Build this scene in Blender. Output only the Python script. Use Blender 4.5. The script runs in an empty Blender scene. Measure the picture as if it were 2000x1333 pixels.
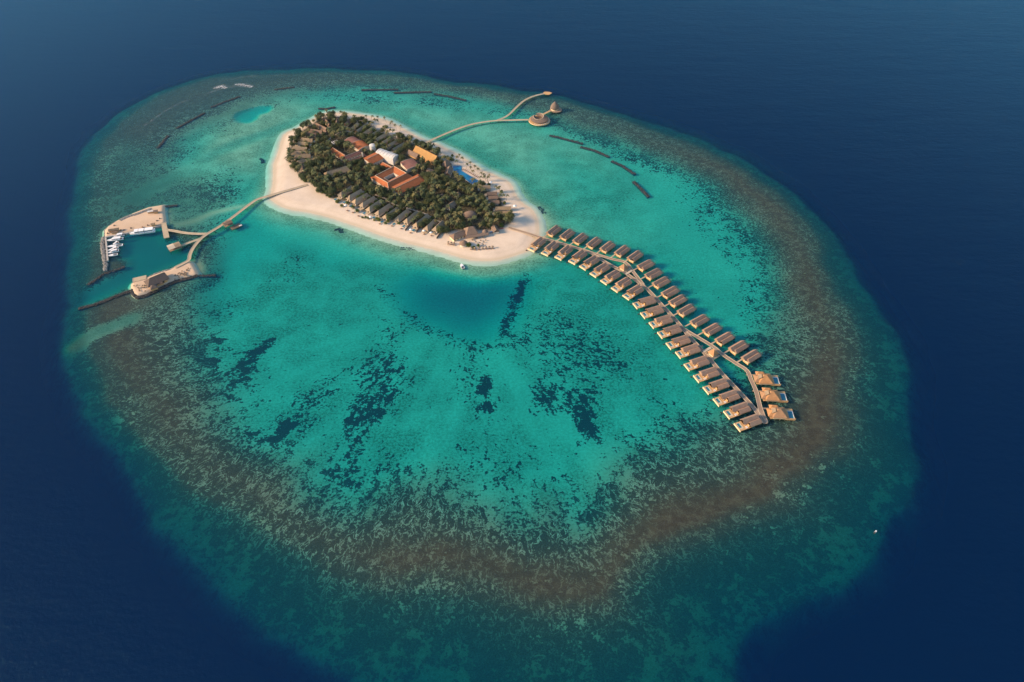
import bpy, bmesh, math, random
import numpy as np
from mathutils import Vector, Matrix
random.seed(7)
rng = np.random.default_rng(11)
S = bpy.context.scene
C = S.collection
PI = math.pi
R = math.radians

# ------------------------------------------------------------------ camera
H, PITCH, FPX = 450.0, R(45), 1333.0
SP, CP = math.sin(PITCH), math.cos(PITCH)
cd = bpy.data.cameras.new('camera'); cam = bpy.data.objects.new('camera', cd); C.objects.link(cam)
cam.location = (0, 0, H); cam.rotation_euler = (PI/2 - PITCH, 0, 0)
cd.sensor_width = 36; cd.lens = 24.0; cd.clip_start = 1; cd.clip_end = 80000
S.camera = cam

def at(px, py, z=0.0):
    """photo pixel -> point on the horizontal plane of height z (used to survey the plan of the atoll)"""
    u = (px - 1000) / FPX; v = (py - 666.5) / FPX
    dy = CP - v*SP; dz = -SP - v*CP
    t = (z - H) / dz
    return Vector((u*t, dy*t, z))

def pts(lst, z=0.0): return [at(a, b, z) for a, b in lst]
def sub(lst, x0, y0, s): return [(x0 + a/s, y0 + b/s) for a, b in lst]

# ------------------------------------------------------------------ light, world
SUN_EL = R(24); sdir = Vector((-0.965, -0.16, 0)).normalized()
sv = Vector((sdir.x*math.cos(SUN_EL), sdir.y*math.cos(SUN_EL), math.sin(SUN_EL)))
sl = bpy.data.lights.new('sun', 'SUN'); so = bpy.data.objects.new('sun', sl); C.objects.link(so)
sl.energy = 4.3; sl.angle = R(13); sl.color = (1.0, 0.69, 0.42)
so.rotation_euler = (-sv).to_track_quat('-Z', 'Y').to_euler(); so.location = (-300, 100, 400)
W = bpy.data.worlds.new('World'); S.world = W; W.use_nodes = True
wn = W.node_tree.nodes; wl = W.node_tree.links
bg = wn['Background']; sk = wn.new('ShaderNodeTexSky'); sk.sky_type = 'NISHITA'; sk.sun_disc = False
sk.sun_elevation = SUN_EL; sk.sun_rotation = math.atan2(sdir.x, sdir.y); sk.altitude = 400; sk.dust_density = .1; sk.air_density = 1.3; sk.ozone_density = 1.6
wl.new(sk.outputs[0], bg.inputs[0]); bg.inputs[1].default_value = 0.115
S.view_settings.view_transform = 'Standard'; S.view_settings.look = 'None'
S.view_settings.exposure = 1.0; S.view_settings.gamma = 1
S.cycles.use_denoising = True
S.cycles.max_bounces = 8; S.cycles.transparent_max_bounces = 12; S.cycles.volume_bounces = 0
S.cycles.caustics_reflective = False; S.cycles.caustics_refractive = False

# ------------------------------------------------------------------ material helper
class NT:
    def __init__(s, name):
        s.m = bpy.data.materials.new(name); s.m.use_nodes = True; s.t = s.m.node_tree; s.t.nodes.clear()
        s.out = s.n('ShaderNodeOutputMaterial')
    def n(s, ty, **k):
        o = s.t.nodes.new(ty)
        for a, b in k.items(): setattr(o, a, b)
        return o
    def l(s, a, b): s.t.links.new(a, b)
    def put(s, sock, v):
        if hasattr(v, 'is_linked') or isinstance(v, bpy.types.NodeSocket): s.l(v, sock)
        elif isinstance(v, (tuple, list)) and len(v) == 3 and sock.type == 'RGBA': sock.default_value = (*v, 1)
        else: sock.default_value = v
    def math(s, op, a, b=0.0, c=None, clamp=False):
        o = s.n('ShaderNodeMath', operation=op, use_clamp=clamp); s.put(o.inputs[0], a); s.put(o.inputs[1], b)
        if c is not None: s.put(o.inputs[2], c)
        return o.outputs[0]
    def mix(s, f, a, b, bt='MIX'):
        o = s.n('ShaderNodeMix', data_type='RGBA', blend_type=bt); s.put(o.inputs[0], f); s.put(o.inputs[6], a); s.put(o.inputs[7], b)
        return o.outputs[2]
    def ramp(s, v, lo, hi, a=0.0, b=1.0, smooth=True):
        o = s.n('ShaderNodeMapRange', interpolation_type='SMOOTHSTEP' if smooth else 'LINEAR')
        for i, q in enumerate((v, lo, hi, a, b)): s.put(o.inputs[i], q)
        return o.outputs[0]
    def noise(s, vec, scale, detail=3, rough=.55, dist=0.0):
        o = s.n('ShaderNodeTexNoise'); s.put(o.inputs['Vector'], vec); o.inputs['Scale'].default_value = scale
        o.inputs['Detail'].default_value = detail; o.inputs['Roughness'].default_value = rough; o.inputs['Distortion'].default_value = dist
        return o.outputs[0]
    def attr(s, name): return s.n('ShaderNodeAttribute', attribute_name=name).outputs['Fac']
    def pos(s): return s.n('ShaderNodeNewGeometry').outputs['Position']
    def obj(s): return s.n('ShaderNodeTexCoord').outputs['Object']
    def n_sep(s, c):
        o = s.n('ShaderNodeSeparateColor'); s.l(c, o.inputs[0]); return o.outputs[0]
    def vmul(s, v, k):
        o = s.n('ShaderNodeVectorMath', operation='MULTIPLY'); s.put(o.inputs[0], v); o.inputs[1].default_value = k
        return o.outputs[0]
    def pbr(s, col, rough=.8, spec=.3, bump=None, bstr=.4, bdist=.1, metal=0):
        o = s.n('ShaderNodeBsdfPrincipled'); s.put(o.inputs['Base Color'], col); s.put(o.inputs['Roughness'], rough)
        o.inputs['Specular IOR Level'].default_value = spec; o.inputs['Metallic'].default_value = metal
        if bump is not None:
            b = s.n('ShaderNodeBump'); s.put(b.inputs['Height'], bump); b.inputs['Strength'].default_value = bstr; b.inputs['Distance'].default_value = bdist
            s.l(b.outputs[0], o.inputs['Normal'])
        s.l(o.outputs[0], s.out.inputs[0]); return s.m

# ------------------------------------------------------------------ plan fields
def smooth(a, lo, hi):
    t = np.clip((a - lo) / (hi - lo), 0, 1); return t*t*(3 - 2*t)
def sdf(X, Y, poly):
    """signed distance in metres, positive inside"""
    P = np.array([(p[0], p[1]) for p in poly], float); Q = np.roll(P, -1, 0)
    d = np.full(X.shape, 1e18); inside = np.zeros(X.shape, bool)
    for (ax, ay), (bx, by) in zip(P, Q):
        ex, ey = bx - ax, by - ay; wx, wy = X - ax, Y - ay
        t = np.clip((wx*ex + wy*ey) / (ex*ex + ey*ey + 1e-9), 0, 1)
        d = np.minimum(d, (wx - ex*t)**2 + (wy - ey*t)**2)
        c = ((ay > Y) != (by > Y)) & (X < (bx - ax)*(Y - ay)/((by - ay) if by != ay else 1e-9) + ax)
        inside ^= c
    d = np.sqrt(d); return np.where(inside, d, -d)
def ldist(X, Y, line, w=None):
    """distance to a polyline minus a half width that may vary along it"""
    d = np.full(X.shape, 1e9); n = len(line)
    for i in range(n - 1):
        ax, ay = line[i][0], line[i][1]; ex, ey = line[i+1][0] - ax, line[i+1][1] - ay
        t = np.clip(((X - ax)*ex + (Y - ay)*ey) / (ex*ex + ey*ey + 1e-9), 0, 1)
        q = np.hypot(X - ax - ex*t, Y - ay - ey*t)
        if w is not None: q = q - (w[i]*(1 - t) + w[i+1]*t)
        d = np.minimum(d, q)
    return d
def wob(X, Y, amp, sc, ph=0.0):
    return amp*(np.sin(X*sc + 1.7*np.sin(Y*sc*.8 + ph) + ph) * .6 + np.sin(Y*sc*1.9 + 1.3*np.sin(X*sc*1.6 + ph*2)) * .4)
def spline(P, n=6, closed=True):
    P = [Vector((p[0], p[1], 0)) for p in P]; m = len(P); out = []
    for i in range(m if closed else m - 1):
        g = (lambda k: P[k % m]) if closed else (lambda k: P[max(0, min(m - 1, k))])
        a, b, c, d = g(i-1), g(i), g(i+1), g(i+2)
        for k in range(n):
            t = k/n
            out.append(.5*((2*b) + (c - a)*t + (2*a - 5*b + 4*c - d)*t*t + (3*b - a - 3*c + d)*t**3))
    if not closed: out.append(P[-1])
    return out

ISLE = [(644,220.7),(676.8,221.4),(715,226.4),(742.4,232),(762.4,238.5),(788,252),(808.5,263.5),(828.5,273.5),(851,280.6),(868,289),(885.5,297),(901,305.6),(922.6,319),(944,333.4),(961,339.5),(975,346.5),(991,353.5),(1000,363),(1008,381),(1022.4,398),(1040,410),(1049.5,427),(1052.7,441),(1052.7,456),(1041,480),(1030,491),(1002,501),(976,508),(950,510.5),(924,508.6),(898,503),(872,495),(846,488),(820,481.5),(782,471.7),(743,460),(704,445.5),(678,437),(652,428),(626,421),(600,415),(578,412),(560,408),(547,402.5),(534,395),(526.5,387),(528,379),(531.5,367),(533.5,342),(534,322),(540,307),(544.5,292),(549,277),(554,265),(564,257.5),(577,253),(588.4,247),(602.7,238.5),(619.8,229),(631,223.5)]
ISLE_W = spline(pts(ISLE), 3)
NSPIT = [(205.8,465),(205.8,450.5),(212.5,443.6),(231,431.4),(248,427),(260,418),(290,406.3),(321.5,401),(320.6,413.8),(324,435),(316,442),(268.4,450.9),(242.5,457.7)]
SSPIT = sub([(148,975),(165,945),(210,928),(300,890),(370,868),(500,820),(660,763),(770,738),(850,690),(980,635),(1090,598),(1135,640),(1180,720),(1222,795),(1180,820),(1080,842),(860,892),(700,960),(580,1015),(480,1062),(360,1120),(240,1163),(190,1130),(155,1050)], 240, 440, 8.33)
NSPIT_W, SSPIT_W = pts(NSPIT), pts(SSPIT)
REEF = [(500,134),(600,131),(700,133),(780,140),(850,149),(950,162),(1040,175),(1085,184),(1160,204),(1250,231),(1350,262),(1440,300),(1500,335),(1560,375),(1600,420),(1640,470),(1670,520),(1705,570),(1735,620),(1757,680),(1775,740),(1784,800),(1783,860),(1779,925),(1768,965),(1722,1003),(1712,1040),(1700,1080),(1650,1120),(1580,1152),(1500,1205),(1445,1245),(1425,1290),(1405,1345),(1330,1400),(1120,1430),(930,1390),(830,1340),(740,1325),(660,1306),(600,1280),(550,1248),(510,1215),(465,1170),(425,1125),(375,1075),(320,1010),(265,945),(222,888),(182,830),(152,765),(132,700),(122,645),(130,590),(142,540),(148,460),(150,390),(156,340),(172,290),(197,250),(242,215),(300,185),(350,165),(420,144)]
REEF_W = spline(pts(REEF), 3)
LAGOON = [(400,455),(420,520),(412,575),(398,640),(388,690),(405,735),(452,770),(458,812),(492,850),(545,880),(592,902),(640,948),(700,972),(800,955),(860,968),(930,985),(1000,1000),(1060,985),(1105,1005),(1150,985),(1172,935),(1222,900),(1290,872),(1350,838),(1410,805),(1455,770),(1490,700),(1512,640),(1520,590),(1495,520),(1455,450),(1405,390),(1345,345),(1270,305),(1180,268),(1120,248),(1060,228),(960,203),(880,190),(800,182),(700,176),(600,182),(530,194),(455,225),(385,258),(345,285),(330,320),(400,390)]
LAG_W = spline(pts(LAGOON), 3)

def build_axis(lo, hi, step, far, g=1.35):
    a = list(np.arange(lo, hi + .1, step)); s = step
    while a[0] > -far: s *= g; a.insert(0, a[0] - s)
    s = step
    while a[-1] < far: s *= g; a.append(a[-1] + s)
    return np.array(a)

def fields(X, Y):
    F = {}
    wx = wob(X, Y, 9, .021, .3) + wob(X, Y, 3.5, .07, 1.1); wy = wob(Y, X, 9, .023, 2.1) + wob(Y, X, 3.5, .075, .4)
    Xw, Yw = X + wx, Y + wy
    dr = sdf(X + wx*.7, Y + wy*.7, REEF_W); dl = sdf(Xw, Yw, LAG_W)
    di = sdf(X, Y, ISLE_W); dn = sdf(X, Y, NSPIT_W); ds = sdf(X, Y, SSPIT_W)
    # 0 far left .. 1 far right/bottom : the outer slope is broad to the south-east, steep to the west
    se = np.clip(smooth(X*.8 - Y*.75, -420, 120), 0, 1)
    slope_w = 20 + 28*se + 38*smooth(-Y, -360, -170)
    dep = .62 + np.zeros_like(X)
    edge = np.clip(1 - dr/slope_w, 0, 1)
    dep += 1.95*edge**.85 + .6*smooth(edge, .75, 1.0)
    dep = np.where(dr < 0, dep + np.minimum(60, np.maximum(0, -dr - 2)*.55 + (dr*.09)**2), dep)
    lag = smooth(dl, -30, 35)
    dep = dep*(1 - lag) + 2.15*lag
    cover = .80*(1 - smooth(dl, -50, 62)) + .06
    cover = np.where(dr < slope_w, cover*(.55 + .45*smooth(dr, 0, slope_w)), cover)
    cover = np.where(dr < 0, .4, cover)
    vein = (1 - smooth(dl, -20, 30))
    cq = dr - (slope_w + 30); crestd = np.where(cq < 0, -cq*1.75, cq) + wob(X, Y, 7, .03, 4.); brown = (1 - smooth(crestd, 4, 62))*(1 - smooth(dl, -70, 10)); brown = brown*(1 - .25*smooth(-X, 40, 190))*(1 - .5*smooth(Y, 650, 900)); dep = dep*(1 - .6*brown)
    slope = (1 - smooth(dr, slope_w*.35, slope_w*1.15))
    fine = .42 + .28*wob(X, Y, 1, .013, 3.0)
    c0 = at(915, 575); th = np.arctan2(Y - c0.y, X - c0.x); rr = np.hypot(X - c0.x, Y - c0.y)
    st = np.sin(th*13 + .9*np.sin(rr*.02) + 1.0)*.5 + np.sin(th*29 + 1.4*np.sin(rr*.03 + 1) + 2.2)*.35 + np.sin(th*53 + 1.2*np.sin(rr*.05) + .4)*.3
    sm = smooth(-Y, -540, -430)*smooth(rr, 40, 110)
    cover = cover + st*.17*sm*(.45 + .55*smooth(-dl, -90, 0)) + .03*sm; fine = fine + st*.35*sm
    def poly(px, soft=14, w=.5):
        return smooth(sdf(X + wx*w, Y + wy*w, pts(px)), -soft*(1.5 if soft > 4 else 1), soft*(1.5 if soft > 4 else 1))
    def stroke(px, r, soft=10, w=.6):
        return 1 - smooth(ldist(X + wx*w, Y + wy*w, pts(px)), r - soft, r + soft)
    def setd(m, v):
        nonlocal dep; dep = dep*(1 - m) + v*m
    def setc(m, v):
        nonlocal cover; cover = cover*(1 - m) + v*m
    def setf(m, v):
        nonlocal fine; fine = fine*(1 - m) + v*m
    # north lagoon is shallow and pale
    m = poly([(560,190),(800,190),(960,215),(1060,240),(1190,285),(1280,340),(1300,430),(1180,480),(1060,440),(1000,350),(880,290),(700,225),(560,235),(500,330),(440,330),(470,240)], 40); setd(m, .92); setf(m, .62 + .25*wob(X, Y, 1, .03, 5.)); setc(m, .13 + .10*wob(X, Y, 1, .02, 1.5))
    m = poly([(850,275),(900,285),(950,315),(985,345),(960,340),(900,305)], 8); setf(m, 1.0); setc(m, .25); m = poly([(960,300),(1010,290),(1000,310)], 8); setf(m, 1.); m = stroke([(783,203),(775,218),(762,228)], 3, 3, .2); setf(m, .95); setd(m, 1.25)
    m = poly([(1080,300),(1230,350),(1330,420),(1300,480),(1200,470),(1100,400)], 30); setd(m, 1.7)
    m = poly([(1190,300),(1330,370),(1430,470),(1480,560),(1420,610),(1330,520),(1280,400)], 30); setd(m, 2.0); setf(m, .15)
    # north-west reef flat : grey coral
    m = poly([(300,300),(330,330),(420,330),(470,400),(380,450),(330,430),(230,470),(180,420),(190,330),(240,270)], 26); setd(m, .95); setc(m, .47); setf(m, .85)
    m = poly([(400,240),(470,195),(560,190),(600,225),(540,300),(500,350),(430,330),(360,330)], 30); setd(m, .7); setf(m, .85); setc(m, .16)
    m = poly([(345,335),(430,330),(480,345),(440,385),(380,400),(340,380)], 16); setf(m, .9); setc(m, .47)
    m = stroke([(330,300),(390,262),(450,232),(520,205)], 15, 10); setc(m, .45)
    m = stroke([(270,390),(330,345),(420,300),(560,250)], 11, 9); setc(m, .1); setd(m, 1.1)
    m = stroke([(590,185),(740,195),(900,205),(1020,225)], 14, 12); setc(m, .42)
    m = stroke([(1090,235),(1200,285),(1320,340),(1420,430),(1490,530),(1530,620)], 20, 18); setc(m, .58)
    m = stroke([(1330,360),(1400,450),(1450,540),(1480,610)], 16, 14); setc(m, .4)
    # deep basin south of the beach
    m = poly([(760,540),(830,520),(930,515),(1020,525),(1030,560),(1010,610),(960,650),(890,650),(820,620),(770,580)], 16); setd(m*.6, 3.4); setc(m, .03); setf(m, .05)
    setd(poly([(800,560),(830,545),(900,535),(985,540),(1012,552),(1000,590),(975,618),(940,632),(900,632),(860,615),(815,590)], 20), 6.6)
    # open teal lagoon
    m = poly([(470,425),(560,425),(640,450),(700,500),(640,520),(560,470),(470,560),(430,620),(400,560),(430,480)], 18); setd(m, 2.6); setf(m, .15); setc(m, .02)
    m = poly([(500,410),(640,450),(740,480),(860,512),(760,520),(640,490),(520,450)], 12); setd(m*.8, 1.6); setf(m, .1)
    # dark coral strips radiating from the basin
    setc(poly([(735,590),(780,640),(790,700),(770,735),(700,735),(720,680),(735,640)], 10), .47)
    setc(poly([(690,712),(760,715),(790,725),(782,765),(760,805),(725,832),(692,862),(676,860),(684,800),(674,770)], 8), .60)
    setc(poly([(676,790),(745,770),(735,810),(700,845),(676,862),(668,830)], 8), .72)
    setc(poly([(1045,600),(1100,580),(1180,640),(1250,720),(1180,760),(1110,735),(1060,740),(1040,680)], 18), .50)
    setf(poly([(1050,560),(1180,540),(1280,700),(1330,780),(1200,820),(1080,700)], 30), .95)
    setc(poly([(1052,742),(1090,752),(1106,800),(1080,815),(1048,800)], 8), .62)
    m = poly([(1100,765),(1160,748),(1178,790),(1187,835),(1181,862),(1158,858),(1138,830),(1112,795)], 6); setc(m, .64)
    m = poly([(1112,785),(1150,785),(1176,830),(1178,858),(1160,855),(1140,828)], 5); setc(m, .86)
    setc(stroke([(1030,528),(1026,550),(1014,590),(1004,618),(994,640)], 7.0, 6), .70)
    setc(stroke([(740,560),(790,600),(830,635),(900,668),(985,668),(1050,640),(1090,600)], 9, 8), .42)
    setc(poly([(900,680),(960,665),(975,740),(955,830),(930,800),(895,780),(890,720)], 10), .42)
    setc(stroke([(950,742),(952,765)], 6, 4), .85); setc(stroke([(940,787),(962,790),(955,800)], 5, 4), .8)
    setc(stroke([(515,670),(490,690),(478,712),(468,725)], 7, 5), .72)
    setc(stroke([(475,740),(455,770)], 7, 6), .5); setc(stroke([(405,706),(418,702)], 6, 3), .95); setc(stroke([(415,662),(427,665)], 4, 3), .9)
    setc(stroke([(630,755),(600,790),(575,820),(550,850)], 14, 10), .48); setc(stroke([(572,822),(555,848)], 4, 3), .9)
    m = stroke([(590,500),(560,540),(520,565),(470,590),(440,610)], 15, 12); setc(m, .34); setf(m, .9)
    setc(stroke([(700,850),(690,890),(680,930)], 8, 7), .5)
    setc(poly([(945,890),(1010,880),(1085,900),(1130,950),(1085,1000),(1000,1005),(950,960)], 16), .36)
    m = poly([(1168,925),(1200,935),(1240,1020),(1290,1000),(1260,940),(1340,900),(1400,870),(1350,1010),(1200,1060),(1185,1000)], 10); setc(m, .9)
    # sandy clearings
    setc(poly([(1000,860),(1150,870),(1230,860),(1180,920),(1090,960),(1010,930)], 18)*.7, .12)
    m = stroke([(500,398),(420,415),(372,435),(345,440)], 5, 6, .3); setd(m, .55); setc(m, 0); setf(m, .0)
    m = stroke([(140,674),(165,658),(195,642),(235,630),(262,622)], 10, 7, .5); setd(m, .8); setc(m, .15); setf(m, .75)
    brown = brown*(1 - m)
    m = stroke([(405,545),(340,570),(270,590)], 14, 12); setc(m, .6); setf(m, 1)
    m = stroke([(1060,430),(1120,460),(1200,490),(1260,520)], 9, 10); setd(m, .95); setc(m, 0)
    # small dredged pit and the harbour
    m = poly(sub([(1420,515),(1440,485),(1490,468),(1550,450),(1640,432),(1710,430),(1715,450),(1690,475),(1610,495),(1590,530),(1550,553),(1480,558),(1440,545)], 100, 100, 4), 2.0, .15); setd(m, 2.6); setc(m, 0); setf(m, 0)
    m = poly([(236,462),(262,456),(314,446),(322,470),(338,470),(352,484),(372,497),(362,510),(335,518),(296,533),(258,553),(215,574),(172,592),(142,602),(136,580),(180,560),(220,540),(247,522),(252,508),(236,503),(231,480)], 7, .1); setd(m, 3.6); setc(m, 0); setf(m, 0)
    brown = brown*(1 - m)
    # shoreline shelves
    sh = np.minimum(np.where(di < 0, -di, 0), 200)
    shelf = .12 + sh*(.034 + .03*smooth(Y, 600, 760))
    ne = smooth(Y + .55*X, 660, 760); m = 1 - smooth(sh, 22 - 14*ne, 48 - 26*ne); dep = np.where(sh < 60, dep*(1 - m) + np.minimum(dep, shelf)*m, dep)
    cover = cover*smooth(sh, 14, 42); fine = np.where(sh < 40, fine*smooth(sh, 4, 40) + .8*smooth(sh, 2, 14)*(1 - smooth(sh, 16, 40)), fine)
    sh2 = np.minimum(-np.minimum(dn, 0), 300); sh3 = np.minimum(-np.minimum(ds, 0), 300)
    for q in (sh2, sh3):
        m = 1 - smooth(q, 3, 10); dep = dep*(1 - m) + np.minimum(dep, .25 + q*.3)*m; cover = cover*smooth(q, 2, 9)
    m = poly(sub([(1110,590),(1160,545),(1210,560),(1260,620),(1300,700),(1305,790),(1250,810),(1190,740)], 240, 440, 8.33), 2, .1); setd(m, .35); setc(m, 0); setf(m, 0)
    m = poly([(322,404),(335,412),(332,425),(338,434),(325,436)], 2, .1); setd(m, .5); setc(m, 0); setf(m, 0)
    F['depth'] = dep; F['cover'] = cover; F['fine'] = np.clip(fine, 0, 1); F['vein'] = vein; F['brown'] = brown; F['slope'] = slope
    F['di'] = di; F['dn'] = dn; F['ds'] = ds; F['dr'] = dr; F['fan'] = sm; F['seam'] = .30 + .70*smooth(dl, -90, -25)
    m = stroke([(425,172),(436,168),(442,171)], 2.5, 2, .3) + stroke([(466,164),(480,165),(492,168)], 2.2, 2, .3)
    m = m + .2*stroke([(285,243),(320,218),(360,198),(400,184),(440,172),(480,166)], .8, .9, .15) + .12*stroke([(430,160),(480,150),(520,147),(600,148)], .8, .9, .15)
    F['foam'] = np.clip(m, 0, 1)
    return F

def grid_mesh(name, xs, ys, Z, attrs, mat, keep=None, kind='structure'):
    nx, ny = len(xs), len(ys)
    X, Y = np.meshgrid(xs, ys)
    co = np.stack([X, Y, Z], -1).reshape(-1, 3)
    i = np.arange(nx*ny).reshape(ny, nx)
    f = np.stack([i[:-1, :-1], i[:-1, 1:], i[1:, 1:], i[1:, :-1]], -1).reshape(-1, 4)
    if keep is not None:
        kf = keep.reshape(-1)[f].any(1); f = f[kf]
        used = np.zeros(nx*ny, bool); used[f.reshape(-1)] = True
        remap = np.cumsum(used) - 1; f = remap[f]; co = co[used]; attrs = {k: v.reshape(-1)[used] for k, v in attrs.items()}
    me = bpy.data.meshes.new(name)
    me.vertices.add(len(co)); me.vertices.foreach_set('co', co.astype(np.float32).reshape(-1))
    me.loops.add(f.size); me.loops.foreach_set('vertex_index', f.reshape(-1).astype(np.int32))
    me.polygons.add(len(f)); me.polygons.foreach_set('loop_start', (np.arange(len(f))*4).astype(np.int32))
    me.update(calc_edges=True); me.validate()
    for k, v in attrs.items():
        a = me.attributes.new(k, 'FLOAT', 'POINT'); a.data.foreach_set('value', v.reshape(-1).astype(np.float32))
    me.polygons.foreach_set('use_smooth', np.ones(len(f), bool))
    me.materials.append(mat)
    o = bpy.data.objects.new(name, me); C.objects.link(o)
    o['kind'] = kind
    return o

# ------------------------------------------------------------------ seabed / water / sand materials
def seabed_material():
    t = NT('coral_seabed'); p = t.pos()
    cov, fin, vein, br, slo = (t.attr(k) for k in ('cover', 'fine', 'vein', 'brown', 'slope'))
    ps = t.vmul(p, (1, 1.15, 0))
    n1 = t.noise(ps, .12, 5, .62, .3); n2 = t.noise(ps, .42, 4, .62, .2); n3 = t.noise(ps, .9, 3, .6); nb = t.noise(ps, .018, 3, .5)
    v = t.math('ADD', t.math('MULTIPLY', n1, .46), t.math('MULTIPLY', n2, .54))
    c0 = at(915, 575); sx = t.n('ShaderNodeSeparateXYZ'); t.l(p, sx.inputs[0]); dx = t.math('SUBTRACT', sx.outputs[0], c0.x); dy = t.math('SUBTRACT', sx.outputs[1], c0.y)
    cx = t.n('ShaderNodeCombineXYZ'); t.l(t.math('MULTIPLY', t.math('ARCTAN2', dx, t.math('MULTIPLY', dy, -1.0)), 190.0), cx.inputs[0]); t.l(t.math('MULTIPLY', t.math('SQRT', t.math('ADD', t.math('MULTIPLY', dx, dx), t.math('MULTIPLY', dy, dy))), .42), cx.inputs[1])
    pol = cx.outputs[0]; fan = t.attr('fan'); n4 = t.noise(pol, .20, 5, .64, .3)
    v = t.math('ADD', v, t.math('MULTIPLY', fan, t.math('MULTIPLY', t.math('SUBTRACT', n4, .5), .62)))
    vo = t.n('ShaderNodeTexVoronoi'); t.l(ps, vo.inputs['Vector']); vo.inputs['Scale'].default_value = .15
    dot = t.math('MULTIPLY', t.ramp(t.math('ADD', vo.outputs['Distance'], t.math('MULTIPLY', n2, .25)), .42, .16), t.ramp(t.n_sep(vo.outputs['Color']), .45, .9))
    v = t.math('ADD', v, t.math('MULTIPLY', dot, .15))
    v = t.math('ADD', v, t.math('MULTIPLY', t.math('SUBTRACT', nb, .5), .25))
    v = t.math('ADD', v, t.math('MULTIPLY', t.math('SUBTRACT', cov, .5), .36))
    coral = t.ramp(v, .48, .535)
    sand = t.mix(t.ramp(n2, .3, .7), (.60, .53, .36), (.50, .44, .29))
    sand = t.mix(t.ramp(nb, .35, .65), sand, t.mix(.5, sand, (.42, .40, .27)))
    fin = t.math('MULTIPLY', fin, t.ramp(t.noise(ps, .035, 4, .6), .36, .64, .35, 1.45), clamp=True)
    grass = t.math('MULTIPLY', t.ramp(t.math('ADD', t.math('MULTIPLY', n3, .45), t.math('MULTIPLY', n2, .55)), .43, .58), t.math('MULTIPLY_ADD', fin, .75, .12))
    base = t.mix(grass, sand, (.13, .15, .085))
    base = t.mix(t.math('MULTIPLY', fin, .38), base, (.19, .20, .12))
    turf = t.mix(t.ramp(n2, .36, .66), (.050, .072, .038), t.mix(t.ramp(n3, .42, .70), (.078, .10, .054), (.175, .195, .11)))
    base = t.mix(t.math('MULTIPLY', slo, .92), base, turf)
    base = t.mix(t.math('MULTIPLY', vein, .62), base, t.mix(t.ramp(n2, .3, .7), (.055, .055, .038), (.115, .108, .073)))
    base = t.mix(t.math('MULTIPLY', br, .75), base, (.10, .082, .055))
    # coral and rubble of the reef flat : dark heads, brown rubble, thin pale sand seams
    dark = t.mix(t.ramp(n3, .35, .7), (.030, .034, .030), (.075, .070, .052))
    flat = t.mix(t.ramp(n3, .35, .68), (.034, .032, .024), (.078, .066, .046))
    flat = t.mix(t.ramp(n2, .35, .65), flat, t.mix(.5, flat, (.05, .05, .04)))
    brownc = t.mix(t.ramp(n3, .3, .7), (.050, .032, .021), (.084, .056, .036)); brownc = t.mix(t.ramp(n1, .4, .62), brownc, t.mix(.45, brownc, (.12, .082, .05)))
    flat = t.mix(t.math('MULTIPLY', br, t.ramp(t.math('ADD', t.math('MULTIPLY', n1, .5), t.math('MULTIPLY', br, .55)), .28, .62)), flat, brownc)
    rn = t.n('ShaderNodeMix', data_type='FLOAT'); t.l(fan, rn.inputs[0]); t.l(t.noise(ps, .27, 5, .62, .9), rn.inputs[2]); t.l(t.noise(pol, .27, 5, .62, .7), rn.inputs[3])
    ridge = t.math('ABSOLUTE', t.math('SUBTRACT', rn.outputs[0], .5))
    seam = t.math('MULTIPLY', t.math('SUBTRACT', 1.0, t.ramp(ridge, .006, .036)), t.math('MULTIPLY', t.ramp(n1, .40, .56), t.math('SUBTRACT', 1.0, t.math('MULTIPLY', br, .9))))
    seam = t.math('MULTIPLY', seam, t.math('SUBTRACT', 1.0, t.math('MULTIPLY', slo, .8)))
    seam = t.math('MULTIPLY', seam, t.attr('seam'))
    flat = t.mix(seam, flat, (.35, .325, .23))
    corc = t.mix(vein, dark, flat)
    col = t.mix(coral, base, corc)
    return t.pbr(col, .95, .0)

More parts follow.
